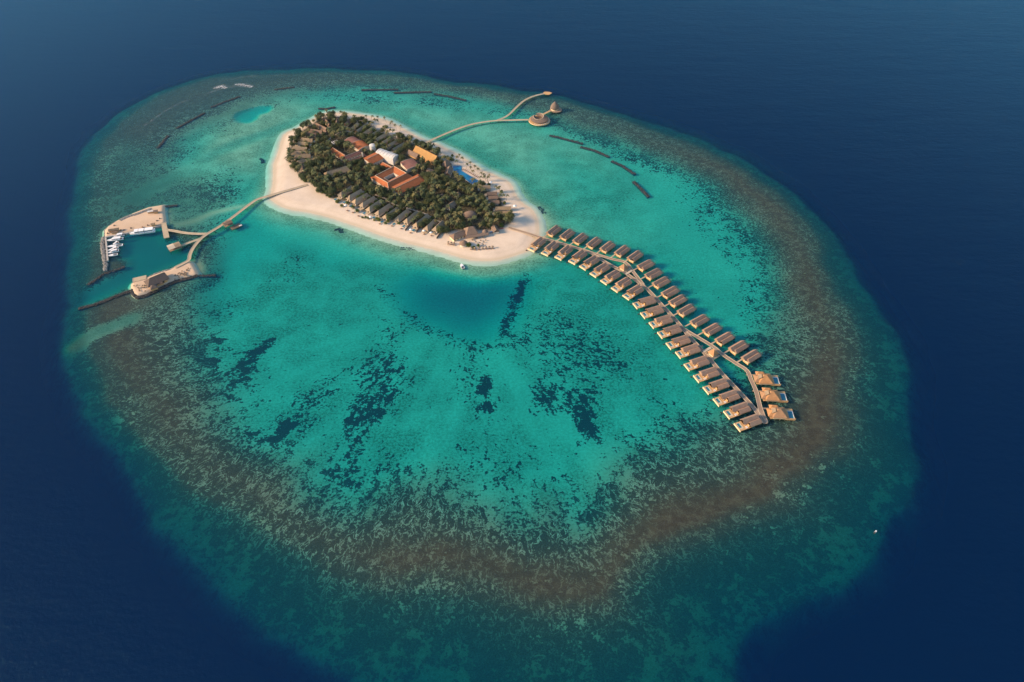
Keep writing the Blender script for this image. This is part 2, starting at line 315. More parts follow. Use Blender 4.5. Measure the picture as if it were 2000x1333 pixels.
def water_material():
    t = NT('sea_water'); p = t.pos(); d = t.attr('depth')
    d = t.math('MAXIMUM', d, 0.0)
    def ex(k): return t.math('EXPONENT', t.math('MULTIPLY', d, -k))
    cc = t.n('ShaderNodeCombineColor')
    for i, k in enumerate((.95, .118, .090)): t.l(ex(k), cc.inputs[i])
    tr = t.n('ShaderNodeBsdfTransparent'); t.l(cc.outputs[0], tr.inputs[0])
    murk = t.math('SUBTRACT', 1.0, ex(.42))
    df = t.n('ShaderNodeBsdfDiffuse'); t.l(t.mix(murk, (0, 0, 0), (.00001, .0098, .043)), df.inputs[0])
    ad = t.n('ShaderNodeAddShader'); t.l(tr.outputs[0], ad.inputs[0]); t.l(df.outputs[0], ad.inputs[1])
    w = t.math('ADD', t.math('ADD', t.noise(t.vmul(p, (1, 1.6, 1)), .11, 4, .6), t.math('MULTIPLY', t.noise(t.vmul(p, (.35, 1, 1)), .03, 3, .6), 3.0)), t.math('MULTIPLY', t.noise(p, .45, 3, .6), .45))
    bp = t.n('ShaderNodeBump'); t.l(w, bp.inputs['Height']); bp.inputs['Strength'].default_value = .62; bp.inputs['Distance'].default_value = 1.1
    gl = t.n('ShaderNodeBsdfGlossy'); gl.inputs['Roughness'].default_value = .36; gl.inputs['Color'].default_value = (.26, .75, 1, 1); t.l(bp.outputs[0], gl.inputs['Normal'])
    # Schlick reflectance of water, the same from above and from below
    ge = t.n('ShaderNodeNewGeometry'); dt = t.n('ShaderNodeVectorMath', operation='DOT_PRODUCT'); t.l(ge.outputs['Incoming'], dt.inputs[0]); t.l(ge.outputs['Normal'], dt.inputs[1])
    fr = t.math('MULTIPLY_ADD', t.math('POWER', t.math('SUBTRACT', 1.0, t.math('ABSOLUTE', dt.outputs['Value'])), 5.0), .62, .018)
    mx = t.n('ShaderNodeMixShader'); t.l(fr, mx.inputs[0]); t.l(ad.outputs[0], mx.inputs[1]); t.l(gl.outputs[0], mx.inputs[2])
    fo = t.n('ShaderNodeBsdfDiffuse'); fo.inputs[0].default_value = (.8, .8, .8, 1)
    fm = t.math('MULTIPLY', t.attr('foam'), t.ramp(t.noise(p, .5, 4, .7), .42, .62))
    mf = t.n('ShaderNodeMixShader'); t.l(fm, mf.inputs[0]); t.l(mx.outputs[0], mf.inputs[1]); t.l(fo.outputs[0], mf.inputs[2])
    t.l(mf.outputs[0], t.out.inputs[0]); return t.m

def sand_material(ca=(.675, .57, .455), cb=(.60, .495, .385)):
    t = NT('coral_sand'); p = t.pos(); n = t.noise(p, .05, 4, .6); n2 = t.noise(p, .7, 3, .6); wet = t.attr('wet'); veg = t.attr('veg')
    col = t.mix(t.ramp(n, .3, .7), ca, cb)
    col = t.mix(t.math('MULTIPLY', t.ramp(n2, .4, .7), .25), col, (.50, .42, .33))
    col = t.mix(wet, col, (.50, .42, .30))
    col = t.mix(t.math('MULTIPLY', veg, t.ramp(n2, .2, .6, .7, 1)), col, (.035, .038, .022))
    return t.pbr(col, .95, .1, t.noise(p, 1.2, 3, .6), .5, .15)

M_SEABED, M_WATER, M_SAND = seabed_material(), water_material(), sand_material()
M_FILL = sand_material((.60, .45, .32), (.52, .38, .26))

xs = build_axis(-760, 760, 4, 45000); ys = build_axis(120, 1290, 4, 45000)
XX, YY = np.meshgrid(xs, ys)
F = fields(XX, YY)
land = np.maximum(np.maximum(F['di'], F['dn']), F['ds'])
zs = -F['depth'] - 0.25*(1 + wob(XX, YY, 1, .05)) * smooth(F['dr'], 0, 20)
zs = np.where(land > -7, np.minimum(zs, -.3) - .5, zs)
zs = np.where(land > 4, -3.0, zs)
grid_mesh('seabed', xs, ys, zs, {k: F[k] for k in ('cover', 'fine', 'vein', 'brown', 'slope', 'fan', 'seam')}, M_SEABED)
grid_mesh('water', xs, ys, np.zeros_like(XX), {'depth': np.where(land > 0, 0, F['depth']), 'foam': F['foam']}, M_WATER)

# vegetated outline of the main island
VEG = [(640,226),(676,229),(700,236),(728,244),(742,255),(762,262),(782,268),(800,275),(822,284),(850,295),(868,310),(880,320),(895,325),(925,347),(940,360),(955,368),(972,378),(985,395),(993,412),(1003,425),(1000,436),(985,442),(975,450),(955,452),(935,452),(905,450),(880,452),(862,458),(840,452),(815,447),(795,442),(772,436),(752,430),(732,425),(712,415),(690,402),(672,395),(650,390),(628,380),(618,372),(605,357),(590,358),(584,345),(568,325),(561,305),(566,285),(575,270),(590,252),(605,243),(620,232)]
VEG_W = spline(pts(VEG, 2), 2)
def ground_z(d): return np.where(d > 0, .05 + 1.3*smooth(d, 0, 18) + .3*smooth(d, 18, 50), -np.minimum(-d*.052 + .0, 3) - .02)
bx = np.array([p.x for p in ISLE_W]); by = np.array([p.y for p in ISLE_W])
ix = np.arange(bx.min() - 40, bx.max() + 40, 2.2); iy = np.arange(by.min() - 40, by.max() + 40, 2.2)
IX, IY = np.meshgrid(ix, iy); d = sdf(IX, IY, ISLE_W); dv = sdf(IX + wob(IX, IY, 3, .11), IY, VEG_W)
iz = ground_z(d) + np.where(d > 8, wob(IX, IY, .10, .12), 0); iz = np.where(d < -6, iz - (-6 - d)*.2, iz)
wetl = np.exp(-((d - 2.0)/2.4)**2)*.9 + np.exp(-((d - 11.5 - wob(IX, IY, 1.2, .05))/.9)**2)*.35
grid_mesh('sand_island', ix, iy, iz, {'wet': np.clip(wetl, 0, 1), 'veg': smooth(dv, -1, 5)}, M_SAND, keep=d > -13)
def spit(name, W):
    bx = [p.x for p in W]; by = [p.y for p in W]
    ix = np.arange(min(bx) - 8, max(bx) + 8, 1.2); iy = np.arange(min(by) - 8, max(by) + 8, 1.2); IX, IY = np.meshgrid(ix, iy)
    d = sdf(IX, IY, W)
    iz = np.where(d > -1, 1.5*smooth(d, -1, 2.2) + wob(IX, IY, .06, .3)*(d > 2), (d + 1)*.6)
    grid_mesh(name, ix, iy, iz, {'wet': np.exp(-((d - .2)/1.2)**2)*.7, 'veg': np.zeros_like(d)}, M_FILL, keep=d > -4)
spit('sand_ground', NSPIT_W); spit('sand_ground', SSPIT_W)

# ------------------------------------------------------------------ haze
def haze():
    t = NT('haze_air'); v = t.n('ShaderNodeVolumePrincipled'); v.inputs['Color'].default_value = (.96, .92, .88, 1)
    v.inputs['Density'].default_value = HAZE_D; v.inputs['Anisotropy'].default_value = .7
    t.l(v.outputs[0], t.out.inputs['Volume'])
    bm = bmesh.new(); bmesh.ops.create_cube(bm, size=1)
    bmesh.ops.scale(bm, vec=(6000, 6000, 560), verts=bm.verts); bmesh.ops.translate(bm, vec=(0, 1000, 560/2 - 80), verts=bm.verts)
    me = bpy.data.meshes.new('haze'); bm.to_mesh(me); bm.free(); me.materials.append(t.m)
    o = bpy.data.objects.new('haze', me); C.objects.link(o); o['kind'] = 'stuff'
HAZE_D = 0.000022
if HAZE_D > 0: haze()
# ================================================================== objects
# ------------------------------------------------------------------ materials of the built things
def m_thatch(name, a, b, sc=1.0):
    t = NT(name); p = t.obj(); oi = t.n('ShaderNodeObjectInfo')
    s1 = t.noise(t.vmul(p, (3.0, 3.0, .6)), sc, 4, .7); s2 = t.noise(p, .35*sc, 3, .6)
    v = t.math('ADD', t.math('MULTIPLY', t.ramp(s1, .3, .7), .6), t.math('MULTIPLY', t.ramp(s2, .3, .7), .4))
    col = t.mix(v, a, b)
    col = t.mix(t.math('MULTIPLY', oi.outputs['Random'], .7), col, t.mix(.6, col, (.17, .15, .135)))
    return t.pbr(col, .95, .1, s1, .7, .2)
def m_plain(name, a, b, sc=1.5, rough=.8, spec=.2):
    t = NT(name); p = t.obj(); return t.pbr(t.mix(t.ramp(t.noise(p, sc, 4, .65), .3, .7), a, b), rough, spec)
def m_plank(name, a, b):
    t = NT(name); p = t.pos(); w = t.noise(p, 2.2, 3, .7); n = t.noise(p, .12, 3, .6)
    return t.pbr(t.mix(t.math('ADD', t.math('MULTIPLY', t.ramp(w, .3, .7), .5), t.math('MULTIPLY', t.ramp(n, .3, .7), .5)), a, b), .9, .1, w, .4, .05)
def m_tile(name, a, b):
    t = NT(name); p = t.obj(); wv = t.n('ShaderNodeTexWave'); t.l(p, wv.inputs['Vector']); wv.bands_direction = 'X'; wv.inputs['Scale'].default_value = 1.1
    n = t.noise(p, .6, 4, .65); v = t.math('ADD', t.math('MULTIPLY', wv.outputs['Fac'], .3), t.math('MULTIPLY', t.ramp(n, .25, .75), .7))
    return t.pbr(t.mix(v, a, b), .85, .15, wv.outputs['Fac'], .5, .08)
def m_pool(name, c):
    t = NT(name); p = t.pos(); return t.pbr(c, .08, .5, t.noise(p, 1.5, 3), .15, .05)
M = dict(
    shingle=m_thatch('weathered_shingle', (.275, .17, .12), (.45, .29, .20)),
    shingle_warm=m_thatch('warm_shingle', (.32, .165, .075), (.50, .275, .125)),
    thatch=m_thatch('grey_thatch', (.22, .165, .11), (.36, .28, .18)),
    thatch_brown=m_thatch('brown_thatch', (.15, .10, .075), (.27, .185, .13)),
    thatch_gold=m_thatch('golden_thatch', (.36, .19, .05), (.52, .29, .09)),
    shingle_dark=m_thatch('dark_brown_shingle', (.075, .052, .045), (.14, .10, .082)),
    thatch_pale=m_thatch('lightened_thatch', (.31, .225, .145), (.47, .36, .23)),  # grey thatch in lighter colour, standing in for light its unlit slopes lack
    ring_thatch=m_thatch('dark_tan_thatch', (.125, .088, .07), (.22, .155, .12)),
    timber=m_plank('honey_timber', (.44, .27, .13), (.58, .37, .19)),
    cream=m_plain('cream_panel', (.62, .48, .30), (.72, .57, .38), .8),
    plank=m_plank('grey_planks', (.24, .175, .13), (.36, .27, .20)),
    plank_pale=m_plank('pale_planks', (.36, .29, .20), (.50, .41, .29)),
    trim=m_plain('pale_trim', (.46, .39, .29), (.56, .48, .36)),
    post=m_plain('dark_post', (.10, .08, .06), (.20, .16, .12)),
    tile=m_tile('terracotta_tile', (.27, .088, .042), (.45, .155, .06)),
    tile_orange=m_tile('orange_tile', (.36, .13, .045), (.50, .19, .065)),
    tile_dark=m_tile('maroon_tile', (.17, .085, .07), (.27, .135, .11)),
    white=m_plain('white_paint', (.46, .46, .45), (.58, .575, .56), .4, .6),
    wall=m_plain('plaster', (.50, .44, .37), (.62, .55, .46), .5),
    boat=m_plain('gelcoat', (.74, .74, .74), (.82, .82, .82), .4, .35, .4),
    glass=m_plain('dark_glass', (.03, .04, .05), (.05, .06, .07), .5, .15, .5),
    rock=m_plain('dark_rock', (.022, .023, .024), (.085, .085, .085), .8),
    rock_pale=m_plain('pale_rock', (.14, .135, .12), (.38, .36, .33), .6),
    pool=m_pool('pool_water_blue', (.02, .17, .24)), pool_big=m_pool('pool_water_deep_blue', (.006, .17, .34)), pool_dark=m_pool('pool_water_dark', (.02, .075, .11)),
    bark=m_plain('bark', (.10, .08, .06), (.20, .16, .12)),
    canvas=m_plain('white_canvas', (.70, .70, .68), (.80, .80, .78)),
    brown=m_plain('brown_cloth', (.20, .12, .09), (.30, .18, .13)),
    black=m_plain('near_black', (.025, .022, .02), (.06, .05, .045)),
    red=m_plain('red_plastic', (.34, .06, .05), (.42, .09, .07)), blue=m_plain('blue_cloth', (.10, .16, .30), (.25, .30, .42)),
    concrete=m_plain('concrete', (.34, .32, .29), (.46, .43, .39), .4),
)

# ------------------------------------------------------------------ geometry helpers
class MB:
    def __init__(s): s.v = []; s.f = []
    def add(s, v, f):
        b = len(s.v); s.v += [tuple(q) for q in v]; s.f += [tuple(i + b for i in q) for q in f]; return s
    def box(s, x0, x1, y0, y1, z0, z1):
        return s.add([(x0,y0,z0),(x1,y0,z0),(x1,y1,z0),(x0,y1,z0),(x0,y0,z1),(x1,y0,z1),(x1,y1,z1),(x0,y1,z1)],
                     [(3,2,1,0),(4,5,6,7),(0,1,5,4),(1,2,6,5),(2,3,7,6),(3,0,4,7)])
    def prism(s, poly, z0, z1):
        n = len(poly); a = sum(poly[i][0]*poly[(i+1) % n][1] - poly[(i+1) % n][0]*poly[i][1] for i in range(n))
        if a < 0: poly = poly[::-1]
        return s.add([(p[0], p[1], z0) for p in poly] + [(p[0], p[1], z1) for p in poly],
                     [tuple(range(n))[::-1], tuple(range(n, 2*n))] + [(i, (i+1) % n, n + (i+1) % n, n + i) for i in range(n)])
    def gable(s, x0, x1, yc, hw, ze, zr, h0=0.0, h1=0.0, th=.3, hw2=None, rise=0, ze2=None):
        """roof shell along x: gable ends, or hips set in by h0 / h1; hw2 = other half width"""
        hb = hw if hw2 is None else hw2
        out = []
        for dz in (0, -th):
            out += [(x0, yc - hw, ze + dz), (x1, yc - hw, ze + dz), (x1, yc + hb, (ze2 or ze) + dz), (x0, yc + hb, (ze2 or ze) + dz), (x0 + h0, yc, zr + dz + rise), (x1 - h1, yc, zr + dz)]
        s.add(out, [(0,1,5,4),(2,3,4,5),(1,2,5),(3,0,4),(7,6,10,11),(9,8,11,10),(8,7,11),(6,9,10),(1,0,6,7),(3,2,8,9),(2,1,7,8),(0,3,9,6)])
        return s
    def gwall(s, x0, x1, yc, hw, z0, ze, zr, hw2=None):
        """a walled block with gable ends under such a roof"""
        hb = hw if hw2 is None else hw2
        v = []
        for x in (x0, x1): v += [(x, yc - hw, z0), (x, yc + hb, z0), (x, yc + hb, ze), (x, yc, zr), (x, yc - hw, ze)]
        return s.add(v, [(4,3,2,1,0),(5,6,7,8,9),(0,5,9,4),(1,2,7,6),(0,1,6,5),(4,9,8,3),(3,8,7,2)])
    def barrel(s, x0, x1, yc, hw, ze, rise, th=.3, n=10):
        v = []; 
        for x in (x0, x1):
            for k in range(n + 1):
                a = -1 + 2*k/n; z = ze + rise*(1 - a*a)
                v += [(x, yc + a*hw, z), (x, yc + a*hw, z - th)]
        m = 2*(n + 1); f = []
        for k in range(n):
            i = 2*k
            f += [(i, m + i, m + i + 2, i + 2), (i + 1, i + 3, m + i + 3, m + i + 1), (i, i + 2, i + 3, i + 1), (m + i, m + i + 1, m + i + 3, m + i + 2)]
        f += [(0, 1, m + 1, m), (2*n, m + 2*n, m + 2*n + 1, 2*n + 1)]
        return s.add(v, f)
    def cone(s, x, y, prof, n=16, jit=0):
        """lathe: prof is a list of (radius, z)"""
        v = []; f = []
        for r, z in prof:
            for k in range(n):
                a = 2*PI*k/n; v.append((x + r*math.cos(a), y + r*math.sin(a), z))
        for i in range(len(prof) - 1):
            for k in range(n):
                f.append((i*n + k, i*n + (k+1) % n, (i+1)*n + (k+1) % n, (i+1)*n + k))
        f += [tuple(range(n))[::-1], tuple(range((len(prof)-1)*n, len(prof)*n))]
        return s.add(v, f)
    def cyl(s, x, y, r, z0, z1, n=8): return s.cone(x, y, [(r, z0), (r*.96, z1)], n)
    def tube(s, P, r, n=5):
        v = []; f = []
        for i, p in enumerate(P):
            p = Vector(p); d = (Vector(P[min(i+1, len(P)-1)]) - Vector(P[max(i-1, 0)])).normalized()
            a = d.cross(Vector((0, 0, 1)) if abs(d.z) < .9 else Vector((1, 0, 0))).normalized(); b = d.cross(a)
            rr = r[i] if isinstance(r, (list, tuple)) else r
            for k in range(n): v.append(p + (a*math.cos(2*PI*k/n) + b*math.sin(2*PI*k/n))*rr)
        for i in range(len(P) - 1):
            for k in range(n): f.append((i*n + k, i*n + (k+1) % n, (i+1)*n + (k+1) % n, (i+1)*n + k))
        f += [tuple(range(n)), tuple(range((len(P)-1)*n, len(P)*n))[::-1]]
        return s.add(v, f)
    def mesh(s, name, mat):
        me = bpy.data.meshes.new(name); me.from_pydata(s.v, [], s.f)
        bm = bmesh.new(); bm.from_mesh(me); bmesh.ops.recalc_face_normals(bm, faces=bm.faces); bm.to_mesh(me); bm.free()
        me.materials.append(mat); return me
    def build(s, name, mat, parent=None, loc=None):
        o = bpy.data.objects.new(name, s.mesh(name, mat)); C.objects.link(o)
        if parent is not None: o.parent = parent
        if loc is not None: o.location = loc
        return o

def thing(name, label, cat, loc=(0, 0, 0), rz=0.0, group=None):
    o = bpy.data.objects.new(name, None); C.objects.link(o); o.location = loc; o.rotation_euler = (0, 0, rz); o.empty_display_size = .5
    o['label'] = label; o['category'] = cat
    if group: o['group'] = group
    return o
def tag(o, label, cat, group=None):
    o['label'] = label; o['category'] = cat
    if group: o['group'] = group
    return o
KIDS = {}
def copy_tree(o, parent=None):
    c = o.copy(); C.objects.link(c)
    if parent is not None: c.parent = parent
    for ch in [q for q in (KIDS.get(o) or o.children)]: copy_tree(ch, c)
    return c
def place(o, loc, rz=0.0, label=None, group=None, sc=1.0):
    o.location = loc; o.rotation_euler = (0, 0, rz); o.scale = (sc, sc, sc)
    if label: o['label'] = label
    if group: o['group'] = group
    return o
ORD = ['first','second','third','fourth','fifth','sixth','seventh','eighth','ninth','tenth','eleventh','twelfth','thirteenth','fourteenth','fifteenth','sixteenth','seventeenth','eighteenth','nineteenth','twentieth','twenty-first','twenty-second','twenty-third','twenty-fourth']
FOOT = []            # footprints of buildings, kept free of trees
def foot(o, x0, x1, y0, y1):
    c, s_ = math.cos(o.rotation_euler.z), math.sin(o.rotation_euler.z)
    FOOT.append([(o.location.x + x*c - y*s_, o.location.y + x*s_ + y*c) for x, y in ((x0,y0),(x1,y0),(x1,y1),(x0,y1))])
def A_(x, y): return at(520 + x/7.014, 200 + y/7.014, 0)
RG = {'A': (520, 200, 7.014), 'B': (780, 240, 7.014), 'C': (600, 330, 7.692), 'D': (820, 350, 7.692), 'E': (640, 250, 8.886), '1': (130, 380, 8.886), '2': (240, 440, 8.33), '3': (340, 340, 6.667), '4': (820, 160, 6.667), '5': (1000, 420, 7.404), '6': (1180, 500, 6.667), '7': (1330, 640, 6.06)}
def g(reg, x, y, z=0.0):
    a, b, s_ = RG[reg]; return at(a + x/s_, b + y/s_, z)
GZ = 1.62             # ground level of the island

# ------------------------------------------------------------------ overwater villas
def posts(root, spots, z0=-2.2, z1=1.9, r=.22):
    me = MB().cyl(0, 0, r, z0, z1, 7).mesh('post', M['post'])
    for x, y in spots:
        o = bpy.data.objects.new('post', me); C.objects.link(o); o.parent = root; o.location = (x, y, 0)
def pool_villa():
    t = thing('overwater_villa', 'x', 'villa')
    d = MB().box(4.6, 21, 0, 8.8, 1.9, 2.2).box(0, 4.6, 0, 1.5, 1.9, 2.2).box(0, .9, 1.5, 8.8, 1.9, 2.2).box(.9, 4.6, 7.9, 8.8, 1.9, 2.2).build('deck', M['timber'], t)
    MB().box(-.12, 0, -.1, 8.9, .75, 2.55).build('deck_skirt', M['cream'], t)
    pr = MB().box(.9, 1.25, 1.5, 7.9, 1.3, 2.35).box(3.85, 4.6, 1.5, 7.9, 1.3, 2.35).box(1.25, 3.85, 7.55, 7.9, 1.3, 2.35).box(1.25, 3.85, 1.5, 2.9, 1.3, 2.3).build('pool_rim', M['trim'], t)
    MB().box(1.25, 3.85, 2.9, 7.55, 1.3, 2.02).build('pool_water', M['pool'], t)
    MB().box(-2.4, -.9, 8.4, 9.9, .25, .5).build('swim_platform', M['black'], t)
    MB().gwall(7.0, 19.6, 6.2, 2.35, 2.2, 4.6, 6.9).build('bedroom_wall', M['cream'], t)
    MB().gwall(10.8, 20.2, 2.35, 2.1, 2.2, 4.0, 5.6).build('bathroom_wall', M['cream'], t)
    MB().box(6.95, 7.0, 4.6, 7.8, 2.2, 4.3).build('glass_door', M['glass'], t)
    MB().gable(5.2, 20.4, 6.2, 3.05, 4.55, 7.35).build('bedroom_roof', M['shingle'], t)
    MB().gable(9.6, 21.2, 2.3, 2.75, 3.75, 6.05, 0, .9).build('bathroom_roof', M['shingle'], t)
    MB().box(8.6, 9.0, .7, 3.6, 2.2, 4.4).build('screen_wall', M['timber'], t)
    lo = MB().box(6.0, 8.0, .6, 1.3, 2.45, 2.6).box(6.0, 8.0, 1.7, 2.4, 2.45, 2.6).build('daybed', M['canvas'], t)
    MB().box(20.2, 27.5, 5.0, 6.6, 1.75, 2.05).build('bridge', M['plank'], t)
    posts(t, [(.5, .4), (.5, 8.4), (4.4, .4), (4.4, 8.4), (9, .4), (9, 8.4), (14.5, .4), (14.5, 8.4), (20.4, .4), (20.4, 8.4)])
    return t
def plain_villa():
    t = thing('overwater_villa', 'x', 'villa')
    MB().box(0, 15.6, 0, 8.2, 1.9, 2.2).build('deck', M['timber'], t)
    MB().box(-.12, 0, -.1, 8.3, .9, 2.15).build('deck_skirt', M['timber'], t)
    MB().gwall(1.4, 14.6, 5.7, 2.2, 2.2, 4.6, 6.7).build('bedroom_wall', M['cream'], t)
    MB().gwall(1.1, 15.0, 2.1, 1.9, 2.2, 3.9, 5.4).build('bathroom_wall', M['cream'], t)
    MB().box(.05, .35, .1, 5.6, 2.2, 3.25).build('front_screen', M['cream'], t)
    MB().box(1.32, 1.4, 6.3, 7.4, 2.2, 4.2).build('door', M['post'], t)
    MB().gable(-1.3, 15.4, 5.7, 2.9, 4.5, 7.25, -.6, 0).build('bedroom_roof', M['shingle'], t)
    MB().gable(.9, 16.2, 2.0, 2.65, 3.7, 5.9, 0, .8).build('bathroom_roof', M['shingle'], t)
    rd = MB().box(15.6, 19.6, .6, 7.4, 1.6, 1.85).build('rear_deck', M['plank'], t)
    pg = MB()
    for k in range(5): pg.tube([(16.2 + k*.8, .7, 4.0), (16.2 + k*.8, 7.3, 4.0)], .09, 4)
    for x in (16.2, 19.4):
        for y in (.8, 7.2): pg.tube([(x, y, 1.85), (x, y, 4.0)], .1, 4)
    pg.build('pergola', M['post'], t)
    st = MB()
    for k in range(6): st.box(19.6 + k*.35, 19.95 + k*.35, 5.2, 6.4, 1.5 - k*.25, 1.6 - k*.25)
    st.build('steps', M['post'], t)
    MB().box(-7.4, 0, 6.6, 8.0, 1.75, 2.05).build('bridge', M['plank_pale'], t)
    posts(t, [(.5, .4), (.5, 7.8), (5, .4), (5, 7.8), (10, .4), (10, 7.8), (15, .4), (15, 7.8), (19.2, .9), (19.2, 7.1)])
    return t

LOW = [(1043.5,493.6),(1069.8,501.7),(1096.2,509.8),(1122.9,518.3),(1143.4,529.4),(1163.8,543.6),(1184.6,558),(1205.8,572.7),(1228.2,587.6),(1244.5,605),(1259.5,624.2),(1276.5,643.3),(1293.3,662.8),(1310.2,684.2),(1329,702),(1346,726.3),(1364.7,748.9),(1383.6,772),(1403.8,795.1),(1424.6,819.9),(1445.5,844.6)]
LANG = [52,52,51,48,42,41,40,40,39] + [22.5]*12
UPP = [(1079,464.8),(1104.9,472.3),(1130.3,480.4),(1157.1,488.5),(1183.4,496.6),(1211.8,504.7),(1236.5,515.2),(1255,532.2),(1270,549.5),(1285,566.3),(1302.7,585.5),(1317.3,602.8),(1334.2,621.5),(1359.3,642.2),(1384,659.7),(1408.6,677.7),(1435.6,695),(1460.4,713.4)]
UANG = [51,50.5,50,49,48,47,45,37,36,36,36,36,36,34.5,34.5,34.5,34.5,34.5]
pv, uv = pool_villa(), plain_villa()
for i, (p, a) in enumerate(zip(LOW, LANG)):
    o = pv if i == 0 else copy_tree(pv)
    q = at(*p, .9); place(o, (q.x, q.y, 0), R(a), 'grey-roofed overwater villa with front pool, %s from the beach in the pool-villa row' % ORD[i], 'overwater villas with pools in the southern row')
for i, (p, a) in enumerate(zip(UPP, UANG)):
    o = uv if i == 0 else copy_tree(uv)
    q = at(*p, .9); place(o, (q.x, q.y, 0), R(a), 'overwater villa without pool, cream front, %s from the beach in the northern row' % ORD[i], 'overwater villas without pools in the northern row')
def suite():
    t = thing('overwater_suite', 'x', 'villa')
    MB().box(-2.6, 18, 0, 11.4, 1.9, 2.2).build('deck', M['timber'], t)
    MB().box(-.2, 10.4, -.3, 0, 2.2, 3.9).build('front_wall', M['cream'], t)
    MB().box(10.4, 18.2, -.25, -.02, 1.2, 3.5).build('screen_fence', M['timber'], t)
    MB().box(-3.0, -2.8, 1.6, 9.4, 2.2, 3.4).build('side_wall', M['cream'], t)
    MB().box(.6, 9.8, .9, 10.2, 2.2, 4.2).build('room_wall', M['cream'], t)
    MB().gable(-.9, 11.2, 5.2, 6.0, 4.0, 8.7, 4.6, 5.6).build('main_roof', M['shingle_warm'], t)
    MB().gable(-4.2, 4.4, 5.2, 4.3, 3.7, 6.5, 3.4, 0).build('porch_roof', M['shingle_warm'], t)
    MB().add([(-1.2, 3.0, 5.95), (-1.2, 7.4, 5.95), (1.6, 7.4, 8.05), (1.6, 3.0, 8.05), (-1.2, 3.0, 5.6), (-1.2, 7.4, 5.6), (1.6, 7.4, 7.0), (1.6, 3.0, 7.0)], [(0,1,2,3),(4,7,6,5),(0,4,5,1),(1,5,6,2),(2,6,7,3),(3,7,4,0)]).build('roof_band', M['thatch'], t)
    MB().gable(-1.6, 6.2, 11.2, 2.3, 4.0, 6.3, 2.2, 2.2).build('rear_roof', M['shingle_warm'], t)
    MB().box(13.4, 17.2, .3, 8.6, 1.6, 2.26).build('pool_water', M['pool'], t)
    MB().box(17.2, 17.6, .1, 8.8, 1.4, 2.5).box(13.2, 17.2, 8.6, 8.9, 1.4, 2.4).build('pool_rim', M['canvas'], t)
    MB().box(10.6, 12.0, 1.0, 1.9, 2.2, 2.9).build('daybed', M['brown'], t)
    MB().box(-9.5, -1.0, 10.2, 11.6, 1.75, 2.05).build('bridge', M['plank'], t)
    posts(t, [(x, y) for x in (-2, 2, 6, 10, 14, 17.6) for y in (.4, 10.8)])
    return t
su = suite()
for i, (x, y) in enumerate([(925, 683), (1006, 880), (1088, 1090)]):
    o = su if i == 0 else copy_tree(su); q = g('7', x, y, .9)
    place(o, (q.x, q.y, 0), R(-3), 'large hip-roofed overwater suite at the boardwalk end, %s of three going seaward' % ORD[i], 'large overwater suites')

# ------------------------------------------------------------------ boardwalks
def ribbon(mb, P, w, z0, z1):
    """a walkway strip of width w (or a list of widths) along ground points"""
    n = len(P); L = []; Rr = []
    for i in range(n):
        d = (Vector(P[min(i+1, n-1)][:2]) - Vector(P[max(i-1, 0)][:2])).normalized(); nn = Vector((-d.y, d.x))
        ww = (w[i] if isinstance(w, list) else w)/2
        L.append((P[i][0] + nn.x*ww, P[i][1] + nn.y*ww)); Rr.append((P[i][0] - nn.x*ww, P[i][1] - nn.y*ww))
    v = []
    for i in range(n): v += [(*L[i], z0), (*Rr[i], z0), (*L[i], z1), (*Rr[i], z1)]
    f = [(0, 1, 3, 2), (4*n-4, 4*n-2, 4*n-1, 4*n-3)]
    for i in range(n - 1):
        a, b = 4*i, 4*i + 4
        f += [(a+2, a+3, b+3, b+2), (a, b, b+1, a+1), (a, a+2, b+2, b), (a+1, b+1, b+3, a+3)]
    mb.add(v, f); return L, Rr
def walk(px, z=2.0, n=4): return [tuple(q[:2]) for q in spline(pts(px, z), n, False)]
def piles(root, P, gap, w, z1, limit=95):
    me = MB().cyl(0, 0, .18, -2.5, z1, 6).mesh('pile', M['post']); acc = 0; k = 0
    for i in range(len(P) - 1):
        a, b = Vector(P[i]), Vector(P[i+1]); L = (b - a).length; d = (b - a)/max(L, 1e-6); nn = Vector((-d.y, d.x))
        while acc < L and k < limit:
            for s_ in (-1, 1):
                q = a + d*acc + nn*s_*w*.42; o = bpy.data.objects.new('pile', me); C.objects.link(o); o.parent = root; o.location = (q.x, q.y, 0); k += 1
            acc += gap
        acc -= L
def boardwalk(label, lines, mat, w=3.4, z=2.0, gap=9.0, extra=None, rail=True, name='boardwalk'):
    t = thing(name, label, 'boardwalk')
    for i, (px, ww) in enumerate(lines):
        P = walk(px, z); mb = MB(); zz = z + .03*i
        L, Rr = ribbon(mb, P, ww, zz - .3, zz); mb.build('deck', M[mat], t)
        if rail:
            e = MB(); ribbon(e, [((a[0]*.97 + b[0]*.03), (a[1]*.97 + b[1]*.03)) for a, b in zip(L, Rr)], .32, zz + .0, zz + .22); ribbon(e, [((b[0]*.97 + a[0]*.03), (b[1]*.97 + a[1]*.03)) for a, b in zip(L, Rr)], .32, zz + .0, zz + .22)
            e.build('edge_beam', M['trim'], t)
        piles(t, P, gap, ww if not isinstance(ww, list) else ww[0], zz - .3, int(96/len(lines)))
    return t
